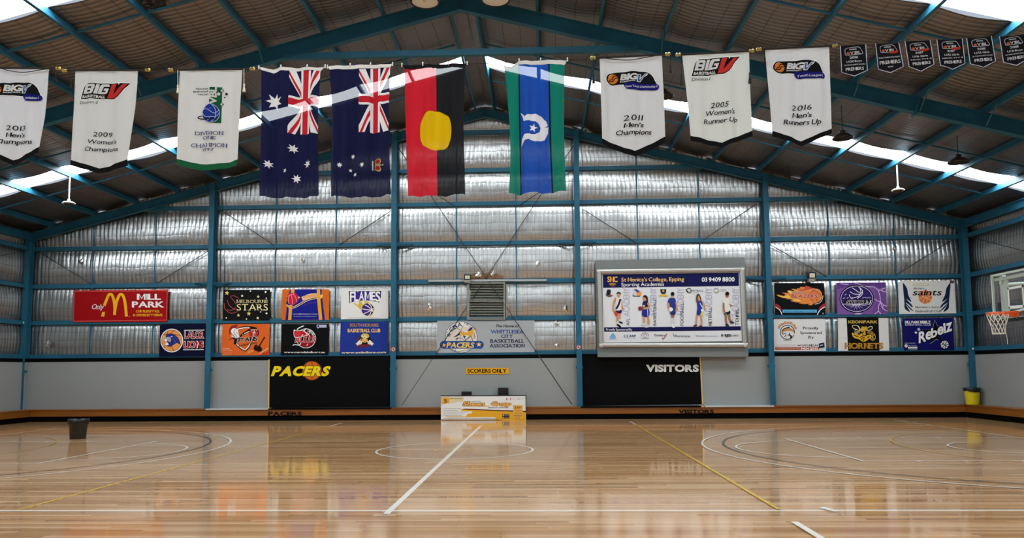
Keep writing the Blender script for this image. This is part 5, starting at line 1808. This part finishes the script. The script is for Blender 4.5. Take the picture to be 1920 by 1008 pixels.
# Victorian flag
q = Z([(674, 157), (856, 148), (850, 526), (673, 532)])
inl = union_jack(q, .43, .61, .43, .53)
for x, y, r, n in ((631, 667, 15, 7), (559, 724, 17, 7), (691, 722, 17, 7), (616, 749, 11, 5), (647, 778, 13, 6)):
    c = Z([(x, y)])[0]
    inl.append((starpts(c[0], c[1], r / 3.15, n, .46, -PI / 2 + .1), 'F0EFEE'))
P = cloth(.05, 16, 2.1, 128)
ol = Z([(497, 158), (600, 156), (700, 152), (857, 147), (856, 250), (850, 400), (852, 600), (857, 760), (862, 898), (790, 908), (700, 913), (600, 911), (500, 905), (500, 700), (510, 500), (505, 300)])
loc = at(676, 128, YR)
o = sheet('flag', ol, '14163E', P, 5, inl, None, SHEER, loc)
tag(o, 'navy flag with Union Jack and a small crown below', 'flag', FG)
sheet('heading_band', Z([(485, 142), (500, 137), (600, 134), (700, 130), (868, 128), (857, 147), (700, 152), (600, 156), (497, 158)]), 'E6E4DE', P, 5, (), o)
clips(o, Z([(485, 142), (620, 132), (740, 129), (870, 127)]))
a = Art(P, 3.0, True)
a.zoom(660, 280, 16.8)
a.blob([(610, 350), (640, 330), (665, 350), (660, 610), (635, 640), (612, 600)], 'ECE8DC').blob([(660, 360), (740, 310), (830, 275), (900, 310), (910, 380), (870, 450), (960, 485), (870, 520), (915, 600), (890, 670), (820, 690), (730, 650), (660, 610)], 'C9AE74')
a.blob([(740, 350), (800, 305), (865, 330), (860, 400), (810, 450), (740, 420)], 'B8282C').blob([(740, 540), (800, 500), (865, 560), (860, 620), (800, 640), (735, 600)], 'B8282C')
for y in (400, 480, 560):
    a.disc(695, y, 16, '3A2A1A', n=8)
a.disc(972, 484, 24, 'ECE8DC', n=10)
for mbx in a.parts.values():
    mbx.build('crown_emblem', o)
# red, black and yellow flag
P = cloth(.05, 14, 4.0, 122)
ol = Z([(943, 158), (1060, 150), (1150, 152), (1200, 146), (1298, 150), (1294, 300), (1290, 500), (1296, 700), (1300, 900), (1240, 894), (1190, 903), (1135, 907), (1050, 904), (962, 905), (955, 700), (948, 400)])
sun = smooth_pts([(1100, 408), (1150, 409), (1195, 428), (1212, 470), (1218, 520), (1211, 570), (1188, 612), (1145, 635), (1100, 635), (1058, 612), (1034, 575), (1030, 525), (1034, 468), (1058, 426)], 3)
inl = [(Z([(1126, 140), (1310, 135), (1310, 920), (1137, 920), (1128, 400)]), '1C1C20'), (Z(sun), 'E2B800')]
loc = at(816, 122, YR)
o = sheet('flag', ol, 'CC1F30', P, 5, inl, None, SHEER, loc)
tag(o, 'red and black flag with a yellow disc in the middle', 'flag', FG)
sheet('heading_band', Z([(925, 135), (1060, 128), (1150, 129), (1200, 122), (1310, 124), (1298, 150), (1200, 146), (1150, 152), (1060, 150), (943, 158)]), '17171A', P, 5, (), o)
clips(o, Z([(925, 132), (1048, 126), (1200, 121), (1310, 120)]))
# green, blue and black flag
z = (740, 80, 3.15)
P = cloth(.05, 15, 5.4, 115)
ol = Z([(648, 150), (690, 153), (735, 128), (800, 131), (870, 127), (1004, 128), (1001, 350), (1000, 500), (1006, 700), (1013, 872), (970, 882), (935, 887), (800, 884), (740, 897), (675, 888), (684, 700), (680, 500), (664, 300)])
BKC = '0E1116'
inl = [(Z([(730, 120), (915, 120), (925, 600), (938, 900), (742, 900), (736, 600)]), BKC), (Z([(738, 120), (906, 120), (915, 600), (929, 900), (750, 900), (744, 600)]), '1C4FAE')]
dh = Z([(742, 408), (768, 440), (785, 428), (830, 420), (868, 430), (893, 460), (905, 493), (885, 496), (908, 503), (905, 540), (885, 570), (830, 585), (790, 572), (770, 578), (748, 612), (752, 570), (765, 545), (790, 540), (830, 543), (855, 525), (862, 500), (852, 478), (830, 465), (800, 462), (762, 467), (755, 440)])
inl.append((dh, 'E8E6EA'))
c = Z([(818, 505)])[0]
inl.append((starpts(c[0], c[1], 27 / 3.15, 5, .4, -PI / 2 + .25), 'F0EFEE'))
loc = at(1003, 115, YR)
o = sheet('flag', ol, '0A7A66', P, 5, inl, None, SHEER, loc)
tag(o, 'green and blue striped flag with white headdress and star', 'flag', FG)
sheet('heading_band', Z([(640, 138), (690, 140), (735, 106), (800, 108), (870, 103), (1018, 103), (1004, 128), (870, 127), (800, 131), (735, 128), (690, 153), (648, 150)]), 'D8D6D2', P, 5, (), o)
clips(o, Z([(735, 106), (862, 101), (1020, 100)]))

BG = 'white championship banners on the rope'


def tassel(parent, px, py0, py1, col, y=YR - .03):
    mb = MB()
    m_ = mat('tassel_' + col, col, .8)
    A, B_ = at(px, py0, y), at(px, py1, y)
    C_ = B_ + (A - B_) * .3
    mb.tube([A, C_], .006, m_, 5)
    mb.tube([C_ + Vector((0, 0, .02)), C_, C_ + (B_ - C_) * .15, B_], [.01, .018, .012, .026], m_, 8)
    mb.build('tassel', parent)


def banner(outline, tip, fringe, fcol, rod, label, tone, draw, ph, tass, cord=None):
    xs = [p_[0] for p_ in outline]
    top = min(p_[1] for p_ in outline)
    P = cloth(.024, 12, ph, top)
    c = at((min(xs) + max(xs)) / 2, top, YR)
    o = sheet('championship_banner', outline, tone, P, 5, (), None, True, c)
    tag(o, label, 'banner', BG)
    fo = sheet('fringe', fringe, fcol, lambda x, y, L: P(x, y, 0) + Vector((0, -.006, 0)), 5, (), o)
    a = Art(P, EDGE, True)
    draw(a)
    a.build(o)
    (x0, y0), (x1, y1) = rod
    mb = MB()
    A, B_ = at(x0, y0, YR - .012), at(x1, y1, YR - .012)
    mb.tube([A, B_], .016, mat('banner_rod', '1A1512', .5) if fcol[0] != '1' or True else None, 8)
    mb.build('rod', o)
    d = (B_ - A).normalized()
    for e, s in ((A, -1), (B_, 1)):
        mb = MB()
        mb.tube([e, e + d * s * .02, e + d * s * .035, e + d * s * .06, e + d * s * .08, e + d * s * .09], [.018, .03, .018, .032, .026, .004], GOLD, 10)
        mb.build('finial', o)
    for t_ in tass:
        tassel(o, *t_)
    if cord:
        mb = MB()
        mb.tube([at(x, y, YR - .04) for x, y in smooth_pts(cord, 5, False)], .007, BLK, 5)
        mb.build('cord', o)
    return o


def big_v(a, F):
    """slanted BIG V BASKETBALL mark drawn in the frame F"""
    a.F = F
    a.poly([(150, 672), (230, 380), (270, 290), (370, 215), (1530, 215), (1530, 235), (1380, 390), (1300, 510), (1200, 610), (1060, 672)], 'F6F6F4')
    a.poly([(162, 658), (245, 385), (285, 300), (380, 235), (1190, 238), (1205, 285), (1240, 240), (1512, 235), (1360, 375), (1280, 500), (1190, 600), (1060, 655)], '0E0D0E')
    a.poly([(240, 520), (300, 300), (340, 262), (540, 258), (565, 290), (545, 380), (525, 400), (530, 430), (500, 500), (470, 522)], 'F6F6F4')
    a.poly([(385, 328), (485, 328), (470, 370), (370, 370)], '0E0D0E').poly([(355, 428), (455, 428), (440, 470), (340, 470)], '0E0D0E')
    a.poly([(600, 260), (682, 260), (610, 522), (525, 522)], 'F6F6F4')
    a.poly([(620, 520), (690, 300), (740, 262), (930, 262), (948, 300), (940, 325), (790, 325), (720, 470), (830, 470), (840, 430), (775, 430), (800, 372), (925, 372), (880, 490), (840, 524)], 'F6F6F4')
    a.text('BASKETBALL', 215, 562, 815, 632, 'F6F6F4', .035, .2)
    a.poly([(1000, 262), (1148, 262), (1035, 525), (1060, 520), (1330, 262), (1440, 262), (1340, 370), (1260, 500), (1170, 590), (1050, 632), (878, 634)], 'DE3A34')


def oval_mark(a, F, txt, tx0=865, tx1=1730):
    """dark oval BIG V mark with a blue tag carrying txt"""
    a.F = F
    a.poly(smooth_pts([(255, 400), (290, 290), (400, 225), (800, 200), (1050, 165), (1400, 185), (1560, 290), (1640, 440), (1655, 560), (1300, 590), (860, 575), (450, 590), (310, 520)], 4), 'F6F6F4')
    tagp = lambda e: [(tx0 - e, 505 - e), (tx1 - 85, 540 - e)] + ell(tx1 - 85, 625, 85 + e, 85 + e, 8, -PI / 2, PI / 2) + [(tx0 + 170, 710 + e), (tx0 + 80, 680 + e), (tx0 + 25 - e * .7, 610 + e * .5)]
    a.poly(tagp(20), 'F6F6F4')
    a.poly(smooth_pts([(275, 400), (310, 300), (410, 242), (800, 215), (1040, 188), (1380, 205), (1540, 300), (1620, 440), (1640, 545), (1300, 560), (860, 555), (450, 570), (325, 505)], 4), '131318')
    a.disc(458, 405, 140, 'EE8A2C', 132)
    a.line([(345, 440), (440, 400), (480, 320), (590, 330)], 26, '131318', curve=True).line([(340, 470), (460, 460), (510, 385), (610, 385)], 26, '131318', curve=True)
    a.line([(340, 330), (400, 285), (470, 275)], 16, 'F6D8A8', curve=True)
    a.text('BIG', 670, 285, 1100, 440, 'F6F6F4', .05, .2, dy=-25)
    a.text('BASKETBALL', 650, 478, 1080, 508, 'F6F6F4', .035, .2, dy=-40)
    a.poly([(1150, 265), (1240, 260), (1220, 370), (1340, 250), (1435, 240), (1400, 300), (1320, 340), (1215, 480), (1110, 478)], 'F6F6F4').poly([(1165, 285), (1215, 280), (1190, 405), (1220, 400), (1345, 268), (1400, 260), (1310, 330), (1205, 462), (1140, 455)], '2F6CB0')
    a.poly(tagp(0), '1B1F7C')


WB = 'D6D6D4'
K = '1A1A1C'
rz4 = lambda pts: zr(0, 100, 4, pts)
rb4 = lambda pts: zr(1100, 60, 4, pts)


def d2013(a):
    oval_mark(a, lambda x, y: (1430 + x / 14.77 - 1465.5, 100 + y / 14.77 + 41.5 + (x - 900) * .0016), 'Division 1', 1130, 1735)
    a.text('Division 1', 1210, 590, 1620, 650, 'F6F6F4', .012)
    a.zoom(0, 100, 4)
    a.text('2013', 52, 543, 192, 578, K, .006, .15, sp=.2).text("Men's", 50, 598, 186, 628, K, .018, .2, dy=0).text('Champions', -22, 648, 246, 680, K, .018, .2, dy=0)


banner(rz4([(-75, 117), (100, 114), (368, 115), (362, 150), (350, 300), (335, 480), (318, 600), (303, 705), (100, 802), (-118, 705), (-100, 480)]), None,
       rz4([(303, 705), (300, 747), (100, 838), (-120, 747), (-118, 705), (100, 802)]), '0C0C0D', ((-5, 127), (104, 128)), 'white black-fringed banner reading 2013 Mens Champions, leftmost of the row', 'CFCFD2', d2013, .3,
       [(104, 128, 152, '0C0C0D')], [(2, 128), (20, 133), (45, 135.5), (75, 131), (94, 128)])


def d2009(a):
    big_v(a, lambda x, y: (140 + x / 14.4, 140 + y / 14.4))
    a.zoom(0, 100, 4)
    a.text('Division 2', 600, 360, 735, 380, K, .002, .2)
    a.text('2009', 704, 592, 836, 625, K, .008, .2, sp=.16).text("Women's", 667, 650, 878, 680, K, .01, .2).text('Champions', 640, 706, 892, 736, K, .01, .2)


banner(rz4([(563, 125), (800, 124), (1033, 124), (1028, 220), (1012, 400), (988, 600), (965, 797), (750, 864), (528, 797), (535, 600), (548, 350)]), None,
       rz4([(965, 797), (967, 846), (745, 902), (526, 838), (528, 797), (750, 864)]), '0C0C0D', ((126, 132), (272, 131)), 'white black-fringed banner reading Division 2, 2009 Womens Champions', 'CDCDCA', d2009, 1.7,
       [(133, 131, 165, '0C0C0D')])


def dvbl(a):
    a.zoom(350, 150, 11.2)
    G = '14603A'
    a.poly([(495, 158), (745, 150), (730, 905), (485, 908)], G)
    a.text('VBL', 500, 158, 630, 510, 'F0F0EC', .04, vert=True)
    for y, x0, tx in ((165, 185, 'Victorian'), (222, 130, 'Basketball'), (280, 235, 'League')):
        a.text(tx, x0, y, 458, y + 34, K, .018)
    a.star(675, 295, 40, 'F0F0EC', 8, .6).star(755, 225, 36, K, 8, .6).star(742, 225, 30, 'F0F0EC', 8, .6).star(838, 295, 36, K, 8, .6).star(800, 370, 20, K, 8, .6).star(760, 515, 30, K, 8, .6).star(735, 515, 28, 'F0F0EC', 8, .6)
    a.disc(512, 708, 192, 'D4DAEE', 198).disc(512, 708, 182, '1F3FA0', 188)
    for p in ([(340, 620), (430, 610), (520, 670), (600, 705), (660, 660), (690, 620)], [(550, 530), (600, 590), (625, 700), (605, 820)], [(335, 700), (400, 770), (520, 785), (640, 760), (695, 690)], [(440, 870), (490, 840)], [(540, 890), (590, 840)]):
        a.line(p, 12, 'C9D4F0', curve=True)
    a.line([(640, 830), (420, 828), (280, 815), (240, 795), (270, 770), (330, 755)], 20, K, curve=True)
    a.zoom(0, 100, 4)
    B_ = '2A3270'
    a.text('DIVISION', 1465, 588, 1678, 614, B_, .004, serif=True).text('ONE', 1522, 626, 1624, 650, B_, .004, serif=True).text('CHAMPION', 1435, 678, 1703, 706, B_, .004, serif=True).text('1997', 1524, 716, 1610, 738, B_, .004)


banner(rz4([(1350, 122), (1580, 118), (1820, 114), (1812, 300), (1800, 500), (1783, 797), (1680, 822), (1560, 836), (1440, 818), (1330, 795), (1336, 500)]), None,
       rz4([(1783, 797), (1776, 838), (1680, 864), (1560, 880), (1440, 866), (1332, 838), (1330, 795), (1440, 818), (1560, 836), (1680, 822)]), '155634', ((325, 131), (468, 129)), 'white green-fringed banner reading Division One Champion 1997', 'D2D1CE', dvbl, 2.9,
       [(333.5, 131, 174, 'E2DCC8'), (457.5, 129, 172, 'E2DCC8')])


def d2011(a):
    oval_mark(a, lambda x, y: (1430 + (x - 270) / 14.77 * 1.0 - 1430 + 1136.5, 100 + y / 14.77 + 21 + (x - 900) * .0006), 'x', 745, 1730)
    a.text('State Youth Championship 2', 800, 590, 1690, 645, 'F6F6F4', .012, dy=-20)
    a.zoom(1100, 60, 4)
    a.text('2011', 274, 628, 418, 668, K, .006, .15, sp=.22, dy=-4).text("Men's", 276, 686, 424, 718, K, .018, .2, dy=-4).text('Champions', 217, 740, 484, 775, K, .018, .2, dy=-8)


banner(rb4([(97, 195), (300, 188), (563, 176), (568, 300), (577, 500), (588, 787), (360, 895), (115, 803), (110, 600), (103, 400)]), None,
       rb4([(588, 787), (588, 832), (365, 938), (117, 846), (115, 803), (360, 895)]), '0C0C0D', ((1117, 108.5), (1247, 102)), 'white black-fringed banner reading State Youth Championship 2, 2011 Mens Champions', 'CDCDCE', d2011, 3.9,
       [(1113, 109, 156, '0C0C0D'), (1257, 103, 136, '0C0C0D')], [(1125, 107), (1150, 111), (1180, 112.5), (1215, 107), (1240, 102)])


def d2005(a):
    big_v(a, lambda x, y: ((1100 + (785 + (x - 160) * .2704) / 4), (60 + (333 - (655 - y) * .295 - (x - 160) * .2704 * .072) / 4)))
    a.zoom(1100, 60, 4)
    a.text('Division 1', 786, 348, 925, 372, K, .002, .15, dy=-14)
    a.text('2005', 930, 533, 1056, 570, K, .008, .2, sp=.16, dy=-8).text("Women's", 890, 592, 1106, 628, K, .01, .2, dy=-14).text('Runner Up', 878, 655, 1128, 690, K, .01, .2, dy=-16)


banner(rb4([(715, 167), (960, 155), (1218, 143), (1224, 350), (1234, 550), (1245, 737), (1015, 830), (777, 780), (762, 600), (738, 380)]), None,
       rb4([(1245, 737), (1245, 778), (1015, 865), (778, 818), (777, 780), (1015, 830)]), '0C0C0D', ((1277, 102.3), (1404, 95.7)), 'white black-fringed banner reading Division 1, 2005 Womens Runner Up', 'D0D2CC', d2005, 5.0,
       [(1277.5, 102, 159, '0C0C0D'), (1406, 96, 156, '0C0C0D')])


def d2016(a):
    oval_mark(a, lambda x, y: (1430 + x / 14.77, 100 + y / 14.77), 'x', 865, 1730)
    a.text('Youth League 1', 960, 590, 1650, 650, 'F6F6F4', .012)
    a.zoom(1100, 60, 4)
    a.text('2016', 1535, 552, 1682, 590, K, .006, .15, sp=.2, dy=-6).text("Men's", 1538, 610, 1682, 643, K, .018, .2, dy=-4).text('Runners Up', 1472, 662, 1748, 698, K, .018, .2, dy=-4)


banner(rb4([(1338, 127), (1580, 116), (1820, 104), (1826, 250), (1835, 500), (1840, 722), (1612, 817), (1392, 742), (1378, 550), (1360, 350)]), None,
       rb4([(1840, 722), (1840, 760), (1618, 853), (1393, 784), (1392, 742), (1612, 817)]), '0C0C0D', ((1428, 92.3), (1560, 86)), 'white black-fringed banner reading Youth League 1, 2016 Mens Runners Up', 'CECECF', d2016, .9,
       [(1434, 92, 118, '0C0C0D'), (1567.5, 86, 138, '0C0C0D')])

# small black premiers pennants
PN = 'small premiers pennants on the rope'
zp = (1540, 0, 5.04)
pens = [([(180, 432), (417, 418), (433, 665), (315, 718), (195, 680)], ['2016', 'U/20 Boys', 'VICTORIAN JUNIOR LEAGUE 2', 'PREMIERS'], 0, 'reading 2016 U/20 Boys, nearest the white banners'),
        ([(512, 410), (620, 426), (730, 402), (773, 628), (655, 685), (540, 650)], ['18 BOYS NORTH/WEST', 'PREMIERS', '2016'], 1, 'with sagging top reading 18 Boys, second of the pennants'),
        ([(788, 392), (1027, 380), (1065, 605), (945, 670), (825, 632)], ['2017', 'U/16 Girls', 'NORTH 3', 'PREMIERS'], 1, 'reading 2017 U/16 Girls North 3'),
        ([(1090, 375), (1210, 377), (1330, 364), (1358, 598), (1240, 655), (1120, 620)], ['2017', 'U/12 Girls', 'NORTH 3', 'PREMIERS'], 1, 'reading 2017 U/12 Girls North 3'),
        ([(1372, 357), (1490, 362), (1605, 341), (1645, 577), (1525, 640), (1408, 602)], ['2018', 'U/12 Girls', 'VICTORIAN JUNIOR LEAGUE 2', 'PREMIERS'], 0, 'reading 2018 U/12 Girls'),
        ([(1683, 343), (1800, 345), (1918, 322), (1952, 555), (1840, 620), (1725, 585)], ['2018', 'U/21 Boys', 'VICTORIAN JUNIOR LEAGUE 2', 'PREMIERS'], 0, 'reading 2018 U/21 Boys, cut by the picture edge')]
for i, (pts, lines, red, lb) in enumerate(pens):
    pp = zr(*zp, pts)
    cen = (sum(p_[0] for p_ in pp) / len(pp), sum(p_[1] for p_ in pp) / len(pp))
    P = cloth(.012, 8, i * 1.3, min(p_[1] for p_ in pp))
    loc = at(*cen, YR)
    o = sheet('pennant', pp, '121217', P, 5, (), None, True, loc)
    tag(o, 'small black white-edged pennant ' + lb, 'pennant', PN)
    a = Art(P, EDGE, True)
    tl, tr, br, tip, bl = pp[0], pp[-4], pp[-3], pp[-2], pp[-1]
    a.F = lambda x, y: (x, y)
    a.line([tl, bl, tip, br, tr], 1.3, 'D8D8EE', 'piping')
    a.quad(tl, tr, br, bl)
    lg = [(.2, .12), (.6, .08), (.75, .1), (.82, .2), (.84, .37), (.25, .38), (.17, .32)]
    a.poly(smooth_pts(lg, 4), 'C8C8CC').poly(smooth_pts([(.5 + (x - .5) * .93, .24 + (y - .24) * .86) for x, y in lg], 4), '121217')
    a.disc(.29, .31, .065, 'D8643A', .055, n=14).text('VJBL', .37, .25, .78, .35, 'E4E4EC', .02, .01)
    a.rect(.34, .15, .62, .19, 'C8C8CC')
    if red:
        a.poly(smooth_pts([(.52, .38), (.6, .34), (.88, .34), (.86, .42), (.58, .44)], 4), 'C8402E')
    ln = [(.45, .53, .33, .66), (.60, .67, .2, .8), (.745, .785, .1, .93), (.87, .98, .16, .86)] if len(lines) == 4 else [(.57, .62, .06, .94), (.72, .85, .08, .92), (.95, 1.0, .38, .6)]
    for tx, (v0, v1, u0, u1) in zip(lines, ln):
        a.text(tx, u0, v0 - .01, u1, v1 - .01, 'ECECF0', (.012 if tx != 'PREMIERS' else .02))
    a.build(o)

# the rope itself, from the left side wall to a purlin beyond the right edge
pts = [(-17.7, YR, 7.0), at(-40, 128, YR), at(0, 127.5, YR), at(110, 130, YR), at(300, 131, YR), at(480, 126, YR), at(612, 122.5, YR), at(745, 121, YR), at(930, 116, YR), at(1070, 109, YR), at(1110, 108.5, YR), at(1260, 103, YR), at(1420, 94, YR), at(1566, 86, YR), at(1650, 80, YR), at(1770, 73, YR), at(1920, 64, YR), (11.9, YR, 7.3), (17.4, YR, 7.35)]
mb = MB()
mb.tube([Vector(p_) + Vector((0, .05, .0)) for p_ in pts], .006, mat('dark_rope', '2A2420', .8), 6)
tag(mb.build('hanging_rope', loc=at(960, 116, YR)), 'thin dark rope stretched across the hall carrying flags, banners and pennants', 'rope')

# ------------------------------------------------------------------ lamps and roof fixtures
def disc_pendant(px, pyt, pyb, y, lb):
    A, B_ = at(px, pyt, y), at(px, pyb, y)
    B_.x = A.x
    t = thing('ceiling_fixture', A, lb, 'ceiling fixture', 'white drop rod fixtures')
    mb = MB()
    mb.tube([A + Vector((0, 0, .1)), B_ + Vector((0, 0, .1))], .022, WHT, 8)
    mb.build('drop_rod', t)
    mb = MB()
    mb.lathe([(0, .13), (.03, .13), (.05, .10), (.06, .085), (.14, .07), (.2, .03), (.205, .015), (.19, .01), (0, .01)], B_, WHT, 24)
    mb.sphere(B_ + Vector((0, 0, .13)), .045, WHT, 10)
    mb.build('domed_disc', t, True)
    mb = MB()
    mb.lathe([(0, -.05), (.12, -.04), (.15, .0), (.15, .01), (0, .01)], B_, mat('dark_motor_housing', '2A2622', .5), 20)
    mb.build('lower_housing', t, True)


disc_pendant(131, 336, 382, 6.6, 'white disc fixture on a drop rod below the left skylight strip')
disc_pendant(1681.5, 312, 358, 6.9, 'white disc fixture on a drop rod below the right skylight strip')


def high_bay(px, py, y, r, lb, cable=True, white=False, tilt=0.):
    p_ = at(px, py, y)
    t = thing('high_bay_lamp', p_, lb, 'high bay lamp', 'high bay lamps')
    dark = mat('lamp_casting', '1A1614', .5)
    mb = MB()
    m_ = mat('clear_reflector', 'E8ECEC', .35) if white else dark
    mb.lathe([(.06, r * .55), (r * .45, r * .5), (r * .8, r * .28), (r, 0), (r * .97, -.01), (r * .75, r * .26), (r * .4, r * .46), (.05, r * .5)], p_, m_, 28)
    mb.build('reflector', t, True)
    mb = MB()
    mb.lathe([(0, r * .85), (.05, r * .85), (.08, r * .8), (.08, r * .55), (.06, r * .5), (0, r * .5)], p_, dark, 16)
    mb.build('gear_housing', t, True)
    mb = MB()
    mb.tube([p_ + Vector((r * math.cos(2 * PI * k / 28), r * math.sin(2 * PI * k / 28), 0)) for k in range(29)], .022, dark, 6, False)
    for k in range(0 if white else 4):
        q_ = PI * k / 4
        v = Vector((math.cos(q_), math.sin(q_), 0)) * r
        mb.tube([p_ - v, p_ + v], .012, dark, 5)
    if not white:
        mb.tube([p_ + Vector((r * .5 * math.cos(2 * PI * k / 20), r * .5 * math.sin(2 * PI * k / 20), 0)) for k in range(21)], .012, dark, 5, False)
    mb.build('wire_guard', t)
    mb = MB()
    mb.sphere(p_ + Vector((0, 0, r * .25)), r * .2, mat('lamp_bulb', 'D9D2C4', .3), 12, (1, 1, 1.5))
    mb.build('bulb', t, True)
    mb = MB()
    top_ = rz(p_.x) + .02
    mb.tube([p_ + Vector((0, 0, r * .8)), Vector((p_.x, p_.y, top_))], .01, dark, 5)
    mb.build('cable', t)


high_bay(1580, 259, 3.4, .26, 'dark high bay lamp hung beside the white 2016 banner')
high_bay(1797, 304, 3.7, .26, 'dark high bay lamp hung before the right skylight strip')
high_bay(1245, 181, 3.9, .26, 'dark high bay lamp seen between the 2011 and 2005 banners')
high_bay(288, 7, -1.2, .26, 'dark round high bay lamp above the left banners at the picture top')
high_bay(797, 4, 1.2, .36, 'pale high bay lamp left of the roof ridge at the picture top', white=True)
high_bay(929, 0, 1.2, .36, 'pale high bay lamp right of the roof ridge at the picture top', white=True)
